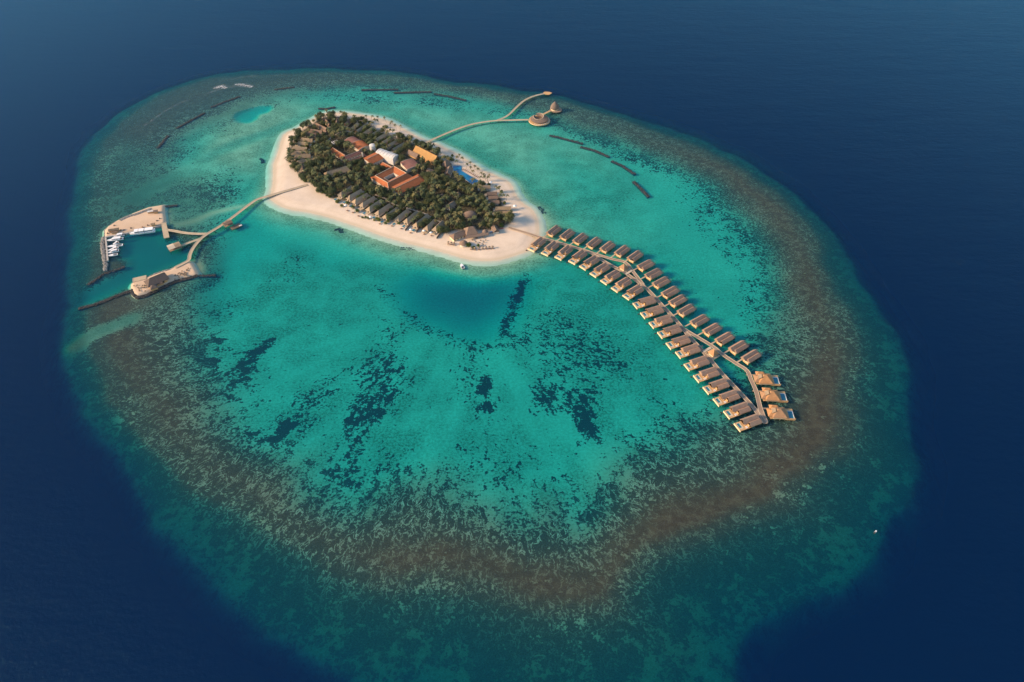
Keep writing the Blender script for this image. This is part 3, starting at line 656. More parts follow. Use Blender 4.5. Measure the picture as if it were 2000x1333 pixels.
bw = boardwalk('long forked timber boardwalk linking the beach to the rows of overwater villas', [
    ([(993.5,445),(1026,454.5),(1059.4,465.2),(1087.8,473.4),(1112,480.5),(1135,487.5),(1152.6,493.6),(1168.8,504.4),(1194,519),(1221.5,533.8),(1250.5,554.5),(1267,568),(1291,594.5),(1315,620),(1328.5,636),(1345,656),(1365,678),(1384.5,699.4),(1409.2,729),(1437.3,758.8),(1470.3,795),(1494,826.5)], 3.6),
    ([(1146,490.5),(1171.5,499.2),(1198,507),(1221.5,513.2),(1238,533),(1256,556.5)], 3.3),
    ([(1336,643),(1349.8,651.6),(1391,676.3),(1412.5,693.6),(1439,711),(1458.7,724.2),(1467,742.3),(1476.9,765.4),(1485,798.4),(1494.5,826)], [3.4]*28 + [3.6]*5 + [4.2]*4),
], 'plank', gap=10)
MB().prism([tuple(q[:2]) for q in pts([(1478,797),(1488,797),(1500,822),(1498.5,828),(1491,828)], 2)], 1.8, 2.10).build('end_platform', M['plank'], bw)
MB().prism([tuple(q[:2]) for q in pts([(1243,549),(1252,549),(1266,566),(1260,563)], 2)], 1.8, 2.10).build('junction_platform', M['plank'], bw)
MB().prism([tuple(q[:2]) for q in pts([(1146,490),(1160,494),(1172,500),(1169,505),(1158,500)], 2)], 1.8, 2.10).build('junction_platform', M['plank'], bw)
MB().prism([tuple(q[:2]) for q in pts([(1330,638),(1338,642),(1350,651),(1346,658),(1336,646)], 2)], 1.8, 2.10).build('junction_platform', M['plank'], bw)
def pavilion():
    t = thing('pavilion', 'x', 'pavilion')
    MB().box(-5, 5, -4.6, 4.6, 1.75, 2.16).build('deck', M['plank_pale'], t)
    MB().gable(-3.6, 3.6, 0, 3.6, 4.6, 9.0, 3.55, 3.55).build('roof', M['shingle_warm'], t)
    MB().box(-4.9, -4.5, -4.5, 4.5, 2.16, 3.0).build('parapet', M['cream'], t)
    MB().box(6.2, 8.6, -4.8, 4.8, 1.8, 2.5).build('bench', M['trim'], t)
    MB().box(-2.6, 2.6, -2.6, 2.6, 2.16, 4.4).build('screen_wall', M['cream'], t)
    for x in (-3.2, 3.2):
        for y in (-3.2, 3.2): MB().box(x-.15, x+.15, y-.15, y+.15, 2.16, 4.55).build('post', M['post'], t)
    return t
pa = pavilion(); q = at(1217.5, 526, 2); place(pa, (q.x, q.y, 0), R(-47), 'pyramid-roofed pavilion in the first boardwalk loop, the one nearer the beach')
pb = copy_tree(pa); q = at(1392, 693, 2); place(pb, (q.x, q.y, 0), R(-56), 'pyramid-roofed pavilion in the second boardwalk loop, nearer the large suites'); pb.rotation_euler.z += PI*0
for ch in pb.children:
    if ch.name.startswith('bench'): ch.location.x = -14.6

nb = boardwalk('curving timber jetty from the north beach to the round restaurant', [
    ([(826,281.5),(858,267),(892,253),(925,242.5),(964,236.6),(1000,235.2),(1032,234.4)], 3.2),
    ([(972,235.0),(984,230.5),(995.5,223),(1009,209.5),(1024,196.8),(1042,188.5),(1063,183.4)], 2.8)], 'plank_pale', gap=12)
MB().prism([tuple(q[:2]) for q in pts([(1061,181.5),(1064,179.6),(1073,180),(1078.5,182),(1073,185.4),(1065,185)], 2)], 1.6, 2.12).build('end_platform', M['timber'], nb)
wb = boardwalk('bent timber jetty from the west beach to the harbour spits', [
    ([(601,361),(568,370.5),(533.5,380.5),(515,386),(499,391.8),(475,409),(449.5,428.5),(427,444),(404.5,457.5),(391,468),(377.5,484.5),(371,498),(368.5,508.4),(357,515.5),(342,522.8)], 3.6),
    ([(405,457),(385,457.2),(360,455.2),(341,451.6),(326,449.5)], 3.4), ([(392,466.5),(372,473.5),(350,482)], 3.0)], 'plank_pale', gap=10)
MB().prism([tuple(q[:2]) for q in pts([(314.6,436.3),(324.7,435.1),(331,463.8),(320.2,466)], 2)], 1.4, 2.14).build('landing_platform', M['plank_pale'], wb)

def shelter(label, q, rz, L, Wd, ma, mb_, h=5.4):
    t = thing('jetty_shelter', label, 'shelter', (q.x, q.y, 0), rz)
    MB().box(-L/2, L/2, -Wd/2, Wd/2, 1.7, 2.06).build('deck', M['plank'], t)
    r = MB().gable(-L/2, L/2, 0, Wd/2 + .3, 4.4, h).build('roof', M[ma], t)
    if mb_:
        MB().add([(-L/2 - .02, Wd/2 + .32, 4.44), (-L/2 - .02, 0, h + .05), (.3, 0, h + .05), (.3, Wd/2 + .32, 4.44), (-L/2 - .02, -Wd/2 - .32, 4.44), (.3, -Wd/2 - .32, 4.44)], [(0, 1, 2, 3), (1, 4, 5, 2)]).build('roof_panel', M[mb_], t)
    for x in (-L/2 + .4, L/2 - .4):
        for y in (-Wd/2 + .3, Wd/2 - .3): MB().box(x-.12, x+.12, y-.12, y+.12, 2.06, 4.4).build('post', M['post'], t)
    posts(t, [(x, y) for x in (-L/2 + .5, L/2 - .5) for y in (-Wd/2 + .5, Wd/2 - .5)], -2.5, 1.7)
    return t
shelter('tan-roofed arrival shelter on the west jetty, about halfway to the beach', at(445.6, 438.5, 2), R(43), 9.5, 6.5, 'thatch_brown', None)
shelter('square shelter with half grey half cream roof on a spur over the harbour', g('2', 845, 365, 2), R(37), 13, 9, 'thatch', 'trim')
rf = thing('floating_pontoon', 'dark floating pontoon beside the tan jetty shelter', 'pontoon', (*at(461, 443.5, 0).xy, 0), R(43))
MB().box(-6, 6, -3.5, 3.5, .1, .5).build('float', M['post'], rf); MB().box(3.0, 6.2, -3.4, -1.0, .5, .95).build('locker', M['white'], rf); MB().box(-6, 6, -3.6, -3.4, .5, 1.0).build('fender_beam', M['brown'], rf)

# ------------------------------------------------------------------ round restaurant and spa
q = g('4', 1556, 500, 2); t = thing('round_restaurant', 'round overwater restaurant with a ring-shaped shingle roof and open terrace', 'restaurant', (q.x, q.y, 0), 0)
MB().cone(0, 0, [(14.6, 1.5), (14.6, 2.1)], 40).build('terrace', M['timber'], t)
MB().cone(0, 0, [(14.75, .9), (14.75, 1.55), (14.2, 1.55)], 40).build('terrace_skirt', M['cream'], t)
def ring_roof(n=44):
    mb = MB(); v = []; f = []
    for k in range(n + 1):
        a = R(-215) + R(330)*k/n; hi = .5 + .5*math.cos(a - R(75))
        wdt = 3.6 + 3.6*(.5 + .5*math.cos(a + R(50)))
        ro, ri = 12.2, 12.2 - wdt
        c, s_ = math.cos(a), math.sin(a); ze, zi = 3.6 + 1.2*hi, 5.4 + 2.6*hi
        v += [(ro*c, ro*s_, ze), (ri*c, ri*s_, zi), (ri*c, ri*s_, zi - .4), (ro*c, ro*s_, ze - .4), ((ri - 2.6)*c, (ri - 2.6)*s_, zi - 2.4), ((ri - 2.6)*c, (ri - 2.6)*s_, zi - 2.8)]
    for k in range(n):
        a, b = 6*k, 6*k + 6
        f += [(a, b, b+1, a+1), (a+1, b+1, b+4, a+4), (a+4, b+4, b+5, a+5), (a+5, b+5, b+2, a+2), (a+2, b+2, b+3, a+3), (a+3, b+3, b, a)]
    f += [(0, 1, 4, 5, 2, 3), tuple(6*n + i for i in (3, 2, 5, 4, 1, 0))]
    return mb.add(v, f)
ring_roof().build('ring_roof', M['ring_thatch'], t)
rc = MB(); rc.tube([((12.2 - (3.6 + 3.6*(.5 + .5*math.cos(a + R(50)))))*math.cos(a), (12.2 - (3.6 + 3.6*(.5 + .5*math.cos(a + R(50)))))*math.sin(a), 5.5 + 2.6*(.5 + .5*math.cos(a - R(75)))) for a in [R(-215) + R(330)*k/44 for k in range(45)]], .25, 5); rc.build('ridge_cap', M['trim'], t)
MB().cone(0, 0, [(10.8, 2.1), (10.8, 3.4)], 36).build('dining_wall', M['thatch_brown'], t)
MB().cone(-3.5, -2.5, [(3.4, 3.41), (3.4, 3.8), (1.2, 4.6)], 20).build('court_canopy', M['thatch_brown'], t)
me = MB().cone(0, 0, [(.05, 2.1), (.05, 4.0), (1.0, 3.9), (.05, 4.4)], 8).mesh('parasol', M['canvas'])
for k in range(13):
    a = R(-118) + R(150)*k/12; o = bpy.data.objects.new('terrace_light', me); C.objects.link(o); o.parent = t; o.location = (13.4*math.cos(a), 13.4*math.sin(a), -.6); o.scale = (.75,)*3
posts(t, [(13.6*math.cos(R(15*k)), 13.6*math.sin(R(15*k))) for k in range(24)], -3, 1.5)
q2 = g('4', 1755, 362, 2); t2 = thing('spa_pavilion', 'beehive-shaped thatched overwater pavilion beyond the round restaurant', 'pavilion', (q2.x, q2.y, 0))
MB().cone(0, 0, [(6.0, 4.0), (6.2, 5.0), (5.6, 7.2), (4.2, 9.6), (2.4, 11.6), (.9, 13.0), (.1, 14.0)], 24).build('beehive_roof', M['ring_thatch'], t2)
MB().cone(1.8, -.5, [(8.4, 1.6), (8.4, 2.1)], 30).build('terrace', M['plank'], t2)
MB().cone(0, 0, [(5.2, 2.1), (5.2, 4.3)], 24).build('wall', M['cream'], t2)
MB().box(-6.2, -4.9, -1.6, .6, 2.1, 4.6).build('doorway', M['trim'], t2)
bb = [tuple(a[:2]) for a in (g('4', 1612, 422, 2), g('4', 1735, 360, 2))]
posts(t2, [(1.8 + 7.6*math.cos(R(30*k)), -.5 + 7.6*math.sin(R(30*k))) for k in range(12)], -3, 1.6)
nb2 = thing('link_bridge', 'short straight timber bridge joining round restaurant and beehive pavilion', 'bridge')
mb = MB(); L, Rr = ribbon(mb, bb, 3.0, 1.7, 2.0); mb.build('deck', M['timber'], nb2); e = MB(); ribbon(e, L, .3, 2.0, 2.25); ribbon(e, Rr, .3, 2.0, 2.25); e.build('edge_beam', M['trim'], nb2); piles(nb2, bb, 6, 3, 1.7)
# ================================================================== island buildings
def ang(a, b): return math.atan2(b.y - a.y, b.x - a.x)
def beach_villa(label, group, F_, K_, wd=7.6, ze=2.9, zr=6.4, h0=3.2, h1=0.0, roof='thatch', pool=None, deck=True, annex=False):
    """thatched villa from the surveyed front centre F_ to the back centre K_ (points at eave height)"""
    L = (K_ - F_).length; a = ang(F_, K_)
    t = thing('beach_villa', label, 'villa', (F_.x, F_.y, GZ), a, group)
    MB().gable(0, L, 0, wd/2, ze, zr, h0, h1).build('roof', M[roof], t)
    MB().gwall(1.2, L - .8, 0, wd/2 - .7, -.4, ze - .1, ze + .2).build('wall', M['wall'], t)
    MB().box(1.12, 1.2, -1.6, 1.6, 0, 2.3).build('glass_door', M['glass'], t)
    if annex: 
        MB().gable(L*.55, L + 3.5, -wd*.62, wd*.32, ze - .5, zr - 2.0, 0, 0).build('annex_roof', M[roof], t)
        MB().box(L*.58, L + 3.1, -wd*.85, -wd*.4, -.4, ze - .6).build('annex_wall', M['wall'], t)
    MB().box(L - .1, L + 2.4, -wd*.42, wd*.42, -.3, 1.9).build('garden_wall', M['trim'], t)
    if deck: MB().box(-2.6, 1.2, -wd*.42, wd*.42, -.4, .12).build('terrace', M['plank_pale'], t)
    if pool is not None:
        c, s_ = math.cos(-a), math.sin(-a); dx, dy = pool.x - F_.x, pool.y - F_.y; u, w = dx*c - dy*s_, dx*s_ + dy*c
        MB().box(u - 2.5, u + 2.5, w - 1.9, w + 1.9, -.4, .14).build('pool_surround', M['trim'], t)
        MB().box(u - 1.9, u + 1.9, w - 1.3, w + 1.3, -.3, .17).build('pool_water', M['pool'], t)
    foot(t, -2.5, L + 1.5, -wd/2 - .4, wd/2 + .4)
    return t
front = [(480,402),(605,452),(690,508),(803,560),(903,625),(1038,682),(1155,738),(1335,768),(1470,805),(1612,862),(1775,915),(1905,928)]
back = [(690,268),(840,320),(930,378),(1030,425),(1135,470),(1265,535),(1378,585),(1532,612),(1665,645),(1835,690),(1935,770),(2050,790)]
pools = [(425,455),(560,500),(655,553),(743,613),(857,662),(998,727),(1125,793),(1303,825),(1450,858),(1597,918),None,None]
for i in range(12):
    Fp, Kp = g('C', *front[i], 5), g('C', *back[i], 5)
    beach_villa('grey-thatched beach villa, %s from the west in the south beach row%s' % (ORD[i], '' if pools[i] else ', no pool'), 'thatched villas along the south beach', Fp, Fp + (Kp - Fp)*.9, 7.0, 2.8, 6.4, 4.2, .0, 'thatch_pale', g('C', *pools[i], 2.1) if pools[i] else None)
west = [((470,905),(545,870)),((412,822),(690,790)),((380,752),(610,735)),((348,692),(575,690)),((345,628),(565,640)),((415,562),(590,572)),((462,508),(640,522)),((512,432),(690,450)),((588,388),(770,412)),((668,298),(830,375)),((788,222),(872,318)),((988,208),(968,300)),((1162,232),(1080,312))]
for i, (a, b) in enumerate(west):
    beach_villa('brown-thatched villa, %s counting north along the west beach fan' % ORD[i], 'thatched villas fanned along the west beach', g('A', *a, 5), g('A', *b, 5), 5.6 if i else 7.5, 2.4, 6.0, 3.0, 0, 'thatch_brown' if i in (0, 7, 8, 9, 10, 11, 12) else 'thatch', g('A', 430, 938, 2.1) if i == 0 else None, annex=i in (1, 7, 9))
north = [((1262,288),(1150,385)),((1395,295),(1235,405)),((1480,340),(1330,440)),((1570,385),(1410,470)),((1665,425),(1500,520)),((1740,478),(1590,560)),((1815,520),(1660,605)),((1905,560),(1730,660))]
for i, (a, b) in enumerate(north):
    beach_villa('grey-thatched villa under trees, %s from the west in the north row' % ORD[i], 'thatched villas along the north beach', g('A', *a, 5), g('A', *b, 5), 5.6, 2.6, 5.8, 2.5, 0, 'thatch_pale')
east = [('D',(1160,210),(1005,222),'thatch_brown'),('D',(1175,272),(1030,278),'thatch_brown'),('D',(1195,340),(1060,345),'thatch_brown'),('D',(1372,432),(1130,440),'thatch'),('D',(1385,500),(1120,508),'thatch'),('D',(1060,118),(900,128),'thatch')]
for i, (r_, a, b, m_) in enumerate(east):
    beach_villa(['pinkish gabled spa villa nearest the pool','middle pinkish gabled spa villa by the east beach','southern pinkish gabled spa villa by the east beach','dark long-roofed villa by the east point, the northern of two','dark long-roofed villa by the east point, the southern of two','grey low villa among trees at the pool\'s southern tip'][i], 'gabled villas by the east beach', g(r_, *a, 5), g(r_, *b, 5), 6.2, 2.7, 5.4, 0, 0, m_, deck=False)

def long_house(name, label, cat, A_, B_, hwn, hwf, ze, zr, roof, h0=0, h1=0, wall='wall', cap=True, gz=GZ, ze2=None):
    """gabled hall whose ridge runs from A_ to B_; half width hwn on the right-hand side, hwf on the left"""
    L = (B_ - A_).length; t = thing(name, label, cat, (A_.x, A_.y, gz), ang(A_, B_))
    MB().gable(0, L, 0, hwn, ze, zr, h0, h1, .35, hwf, 0, ze2).build('roof', M[roof], t)
    MB().gwall(.6, L - .6, 0, hwn - .6, -.4, ze - .1, zr - (1.6 if (h0 or h1) else .5) if not (h0 or h1) else ze, hwf - .6).build('wall', M[wall], t)
    if cap: MB().tube([(h0, 0, zr + .05), (L - h1, 0, zr + .05)], .22, 5).build('ridge_cap', M['trim' if roof.startswith('tile') else 'thatch'], t)
    dw = MB()
    for k in range(int(L/4)): dw.box(2 + k*4 - .6, 2 + k*4 + .6, -hwn + .53, -hwn + .59, .2, 2.0)
    if L > 8: dw.build('window_band', M['glass'], t)
    foot(t, -1, L + 1, -hwn - .5, hwf + .5)
    return t
# courtyard building
o0 = g('E', 825, 830, GZ + 8); o1 = g('E', 1150, 668, GZ + 8); o3 = g('E', 1060, 945, GZ + 8)
t = thing('courtyard_building', 'square terracotta-roofed building around an open dark courtyard', 'building', (o0.x, o0.y, GZ), ang(o0, o1))
LA, LB = (o1 - o0).length, (o3 - o0).length
mb = MB()
def ringp(off, z): return [(-off, off, z), (LA + off, off, z), (LA + off, -LB - off, z), (-off, -LB - off, z)]
outer = [(-4.4, 4.4, 5.2), (LA + 4.4, 4.4, 5.2), (LA + 4.4, -LB - 6.4, 3.6), (-4.4, -LB - 6.4, 3.6)]
V = outer + ringp(0, 8) + ringp(-6.8, 4.6)
mb.add(V, [(i, (i+1) % 4, 4 + (i+1) % 4, 4 + i) for i in range(4)] + [(4 + i, 4 + (i+1) % 4, 8 + (i+1) % 4, 8 + i) for i in range(4)])
mb.build('roof', M['tile'], t)
c_ = MB(); rp = ringp(0, 8.1)
for i in range(4): c_.tube([rp[i], rp[(i+1) % 4]], .3, 5)
c_.build('ridge_cap', M['trim'], t)
e_ = MB(); rp = ringp(-6.9, 4.5)
for i in range(4): e_.tube([rp[i], rp[(i+1) % 4]], .28, 5)
e_.build('eave_trim', M['trim'], t)
MB().tube([(-.1, -LB - .1, 8.1), (-4.5, -LB - 6.5, 3.7)], .3, 5).build('hip_cap', M['trim'], t)
MB().box(-3.6, LA + 3.6, 3.2, 3.6, -.4, 5).box(-3.6, -3.2, -LB - 5.4, 3.2, -.4, 4.6).box(LA + 3.2, LA + 3.6, -LB - 5.4, 3.2, -.4, 4.6).box(-3.6, LA + 3.6, -LB - 5.8, -LB - 5.4, -.4, 3.5).build('outer_wall', M['wall'], t)
MB().box(6.9, LA - 6.9, -LB + 6.9, -6.9, -.2, .05).build('court_floor', M['black'], t)  # court floor drawn in the near-black material
MB().box(7.2, LA - 7.2, -7.4, -7.1, 0, 4.3).box(7.2, 7.5, -LB + 7.2, -7.4, 0, 4.3).box(LA - 7.5, LA - 7.2, -LB + 7.2, -7.4, 0, 4.3).build('court_wall', M['wall'], t)
foot(t, -5, LA + 5, -LB - 10, 5)
long_house('terracotta_hall', 'long terracotta-tiled hall just south-east of the courtyard building', 'building', g('E', 1165, 1052, GZ + 8), g('E', 1630, 826, GZ + 8), 8.4, 6.4, 4.0, 8.2, 'tile', 0, 5, ze2=7.1)
long_house('terracotta_hall', 'orange-tiled gabled hall in front of the white vaulted building', 'building', g('E', 684, 548, GZ + 9), g('E', 912, 434, GZ + 9), 8.4, 7.6, 5.6, 9.2, 'tile', ze2=7.7)
long_house('terracotta_hall', 'low maroon-tiled annex under the white vaulted building', 'building', g('E', 950, 600, GZ + 4.5), g('E', 1120, 690, GZ + 4.5), 4, 3.5, 3.0, 4.6, 'tile')
long_house('terracotta_hall', 'red-tiled narrow wing at the west of the tiled cluster', 'building', g('E', 85, 345, GZ + 6), g('E', 300, 480, GZ + 6), 5.5, 4, 3.4, 6.0, 'tile')
long_house('terracotta_hall', 'long maroon service wing, the upper of two parallel ones', 'building', g('E', 290, 495, GZ + 6), g('E', 560, 390, GZ + 6), 4.0, 3.5, 3.8, 5.8, 'tile_dark')
long_house('terracotta_hall', 'long maroon service wing, the lower of two parallel ones', 'building', g('E', 360, 570, GZ + 5), g('E', 640, 452, GZ + 5), 4.0, 3.4, 3.2, 5.0, 'tile_dark')
def vault(label, A_, B_, hw, ze, rise, roof, cap=True, name='vaulted_building', wall='wall', ribs=0):
    L = (B_ - A_).length; t = thing(name, label, 'building', (A_.x, A_.y, GZ), ang(A_, B_))
    MB().barrel(0, L, 0, hw, ze, rise).build('vault_roof', M[roof], t)
    w = MB(); n = 10
    for x in (.3, L - .6):
        arc = [(x, hw*(.97)*(1 - 2*k/n), ze - .25 + rise*(1 - (1 - 2*k/n)**2)) for k in range(n + 1)]
        v = [(x, .97*hw, -.4), (x, -.97*hw, -.4)] + arc[::-1]; v2 = [(a + .3, b, c) for a, b, c in v]; m_ = len(v)
        w.add(v + v2, [tuple(range(m_))[::-1], tuple(range(m_, 2*m_))] + [(i, (i+1) % m_, m_ + (i+1) % m_, m_ + i) for i in range(m_)])
    w.box(.6, L - .6, -.97*hw, -.97*hw + .3, -.4, ze - .1).box(.6, L - .6, .97*hw - .3, .97*hw, -.4, ze - .1)
    w.build('wall', M[wall], t)
    if cap:
        c = MB()
        for x in (0, L): c.tube([(x, hw*(1 - 2*k/n), ze + .05 + rise*(1 - (1 - 2*k/n)**2)) for k in range(n + 1)], .22, 5)
        c.build('gable_trim', M['trim'], t)
    me = None
    for k in range(ribs):
        x = L*(k + .5)/ribs; r_ = MB().tube([(0, hw*(1 - 2*j/n), ze + .03 + rise*(1 - (1 - 2*j/n)**2)) for j in range(n + 1)], .13, 4)
        if me is None: me = r_.mesh('roof_seam', M['post'])
        o = bpy.data.objects.new('roof_seam', me); C.objects.link(o); o.parent = t; o.location = (x, 0, 0)
    foot(t, -1, L + 1, -hw - .6, hw + .6)
    return t
vault('tall white vaulted industrial building with dark roof seams', g('E', 880, 375, GZ + 11), g('E', 1180, 488, GZ + 11), 5.6, 9.6, 1.7, 'white', False, wall='white', ribs=6)
vault('red barrel-vaulted hall, the southern of an adjoining pair', g('E', 500, 250, GZ + 5), g('E', 640, 352, GZ + 5), 8.2, 5, 1.8, 'tile')
vault('dark red barrel-vaulted hall, the northern of an adjoining pair', g('E', 372, 182, GZ + 4.5), g('E', 490, 250, GZ + 4.5), 8.0, 4, 1.7, 'tile_dark')
vault('maroon low-vaulted hall with white edges beside the long golden roof', g('E', 1370, 565, GZ + 5.2), g('E', 1490, 690, GZ + 5.2), 8.8, 5.0, 1.0, 'tile_dark')
q = g('E', 775, 300, GZ + 11); t = thing('water_tank', 'round white water tank beside the white vaulted building', 'tank', (q.x, q.y, GZ))
MB().cone(0, 0, [(3.9, 0), (3.9, 10.6)], 24).build('tank_wall', M['white'], t); MB().cone(0, 0, [(4.1, 10.6), (4.1, 11.0), (2.0, 11.9), (.2, 12.1)], 24).build('lid', M['white'], t); foot(t, -4, 4, -4, 4)
q = g('E', 605, 470, GZ + 6); t = thing('chimney_tower', 'slim pale tower at the corner of the orange-tiled hall', 'tower', (q.x, q.y, GZ))
MB().box(-.9, .9, -.9, .9, -.3, 8.4).build('shaft', M['wall'], t); MB().gable(-1.1, 1.1, 0, 1.1, 8.4, 9.8, 1.05, 1.05).build('cap', M['trim'], t)
q = g('E', 130, 295, GZ); t = thing('slatted_pergola', 'pergola of white slats at the west of the tiled cluster', 'pergola', (q.x, q.y, GZ), R(-52))
me = MB().box(-4.5, 4.5, -.6, .6, 3.0, 3.25).mesh('slat', M['white'])
for k in range(5): o = bpy.data.objects.new('slat', me); C.objects.link(o); o.parent = t; o.location = (0, -5 + k*2.5, 0)
me = MB().box(-.12, .12, -.12, .12, -.3, 3.0).mesh('post', M['post'])
for x in (-4, 4):
    for y in (-5, 5): o = bpy.data.objects.new('post', me); C.objects.link(o); o.parent = t; o.location = (x, y, 0)
foot(t, -5, 5, -6, 6)
# golden thatch hall : tall roof with a lower lean-to
t = long_house('golden_thatch_hall', 'long golden-thatched hall by the north beach with a lower lean-to roof', 'building', g('E', 1530, 308, GZ + 10.5), g('E', 1900, 492, GZ + 10.5), 7.6, 3.2, 3.8, 10.6, 'thatch_gold', wall='timber', cap=False)
MB().add([(-5, -8.0, 6.4), (13, -8.0, 6.4), (13, -12.5, 3.0), (-5, -12.5, 3.0), (-5, -8.0, 6.0), (13, -8.0, 6.0), (13, -12.5, 2.6), (-5, -12.5, 2.6)], [(0,3,2,1),(4,5,6,7),(0,1,5,4),(1,2,6,5),(2,3,7,6),(3,0,4,7)]).build('lean_to_roof', M['thatch_brown'], t)
MB().box(-4.4, 12.4, -11.8, -8.3, -.4, 2.9).build('lean_to_wall', M['timber'], t); foot(t, -8, 26, -22, -5)
long_house('tan_hut', 'small tan gabled hut among trees south of the golden hall', 'hut', g('E', 1735, 700, GZ + 4.5), g('E', 1855, 745, GZ + 4.5), 3.6, 3, 2.8, 4.6, 'thatch_brown')
long_house('long_thatched_hall', 'long low grey-thatched hall in the trees west of the courtyard', 'building', g('A', 800, 965, GZ + 6.5), g('A', 1125, 868, GZ + 6.5), 6.5, 5.5, 2.8, 6.8, 'thatch', 3, 3)
q0, q1 = g('B', 615, 520, GZ + 9), g('B', 650, 500, GZ + 9)
t = thing('thatched_tower', 'tall pointed thatched tower beside the main pool', 'tower', (*g('B', 645, 575, GZ + 3.6).xy, GZ), R(50))
MB().gable(-5, 5, 0, 4.6, 3.6, 10.2, 3.4, 3.4).build('roof', M['thatch_brown'], t); MB().box(-4, 4, -3.8, 3.8, -.3, 3.7).build('wall', M['timber'], t); MB().box(-5, -3.6, -1, 1, 0, 2.4).build('doorway', M['post'], t); foot(t, -5.5, 5.5, -5, 5)
long_house('pool_bar', 'thatched bar hall along the western end of the main pool', 'bar', g('B', 655, 690, GZ + 6), g('B', 690, 592, GZ + 6), 4.4, 4.4, 3.0, 6.2, 'thatch_brown')
# main pool
PL = [(735,592),(848,590),(850,655),(1082,790),(1040,832),(990,832),(735,655)]
pw = pts(sub(PL, 780, 240, 7.014), 2.3); cx = sum(p.x for p in pw)/7; cy = sum(p.y for p in pw)/7
t = thing('swimming_pool', 'large deep blue bent swimming pool behind the north-east beach', 'pool', (cx, cy, GZ))
def grow(P, d):
    c = Vector((sum(p[0] for p in P)/len(P), sum(p[1] for p in P)/len(P))); return [(p[0] + (p[0]-c.x)/max(1, math.hypot(p[0]-c.x, p[1]-c.y))*d, p[1] + (p[1]-c.y)/max(1, math.hypot(p[0]-c.x, p[1]-c.y))*d) for p in P]
loc = [(p.x - cx, p.y - cy) for p in pw]
MB().prism(grow(loc, 2.2), -.2, .22).build('pool_deck', M['concrete'], t); MB().prism(loc, -.1, .26).build('pool_water', M['pool_big'], t)
FOOT.append([(p[0] + cx, p[1] + cy) for p in grow(loc, 3)]); FOOT.append([(p[0] + cx - 1, p[1] + cy - 5) for p in grow(loc, 1)])
# huts hidden in the trees
def dome(label, q, r_, h, mat='thatch_brown', sx=1.0, rz=0):
    t = thing('round_hut', label, 'hut', (q.x, q.y, GZ), rz); t.scale = (sx, 1, 1)
    MB().cone(0, 0, [(r_, 2.4), (r_*1.02, 2.7), (r_*.8, 2.6 + h*.45), (r_*.5, 2.6 + h*.78), (r_*.2, 2.6 + h*.96), (.1, 2.6 + h)], 20).build('dome_roof', M[mat], t)
    MB().cone(0, 0, [(r_*.86, -.3), (r_*.86, 2.5)], 20).build('wall', M['wall'], t); MB().box(-r_*.92, -r_*.8, -.6, .6, 0, 2.0).build('door', M['post'], t)
    foot(t, -r_, r_, -r_, r_); return t
dome('small round thatched hut in the trees, the western of two domes', g('D', 332, 250, GZ + 4), 3.4, 3.6)
dome('small round thatched hut in the trees, the eastern of two domes', g('D', 577, 222, GZ + 4), 3.2, 3.6)
dome('big oval brown-thatched dome in the trees behind the beach club', g('D', 752, 525, GZ + 4), 6.6, 4.6, 'thatch_brown', 1.35, R(12))
long_house('hip_roofed_house', 'grey hip-roofed house in the trees between the domes and the beach villas', 'house', g('D', 405, 400, GZ + 6), g('D', 515, 330, GZ + 6), 4.6, 4.6, 3, 6.2, 'thatch', 3, 0)
# beach club
t = long_house('beach_club', 'beach club hall with steep brown hip roof and a lower skirt roof', 'building', g('D', 672, 735, GZ + 9), g('D', 850, 705, GZ + 9), 7.6, 6.0, 4.2, 9.6, 'thatch_brown', 4.4, 4.0, 'timber', False)
MB().add([(-1, -7.4, 4.0), (24, -7.4, 4.0), (24.4, -11, 2.7), (-1.4, -11, 2.7), (-1, -7.4, 3.7), (24, -7.4, 3.7), (24.4, -11, 2.4), (-1.4, -11, 2.4)], [(0,3,2,1),(4,5,6,7),(0,1,5,4),(1,2,6,5),(2,3,7,6),(3,0,4,7)]).build('skirt_roof', M['thatch_brown'], t)
foot(t, -2, 25, -12, -6)
long_house('beach_club_wing', 'long low wing of the beach club with a hipped front toward the sand', 'building', g('D', 468, 865, GZ + 4.2), g('D', 660, 765, GZ + 6.0), 5.2, 4.6, 2.8, 6.0, 'thatch_brown', 4.2, 0, 'cream')
dome('small round thatched beach bar on the sand before the club wing', g('D', 656, 955, GZ + 3.5), 4.6, 3.0)
q = g('D', 980, 790, GZ + 3.5); dome('small tan thatched kiosk between the beach club and the gabled hut', q, 3.6, 3.4, 'thatch_brown')
long_house('beach_hut', 'small gabled watersports hut at the end of the south beach', 'hut', g('D', 1148, 770, GZ + 5), g('D', 1108, 690, GZ + 5), 3.8, 3.4, 2.8, 5.2, 'thatch_brown')
q = g('D', 1080, 805, GZ); t = thing('equipment_rack', 'rack of blue and white watersports gear by the gabled hut', 'rack', (q.x, q.y, GZ + .2), R(30))
MB().box(-2, 2, -.8, .8, -.3, .9).build('frame', M['post'], t)
for k in range(4): (MB().tube([(-2.6, -.9 + k*.6, 1.0), (0, -.9 + k*.6, 1.15), (2.6, -.9 + k*.6, 1.0)], [.15, .38, .15], 6)).build('board', M['white' if k % 2 else 'blue'], t)
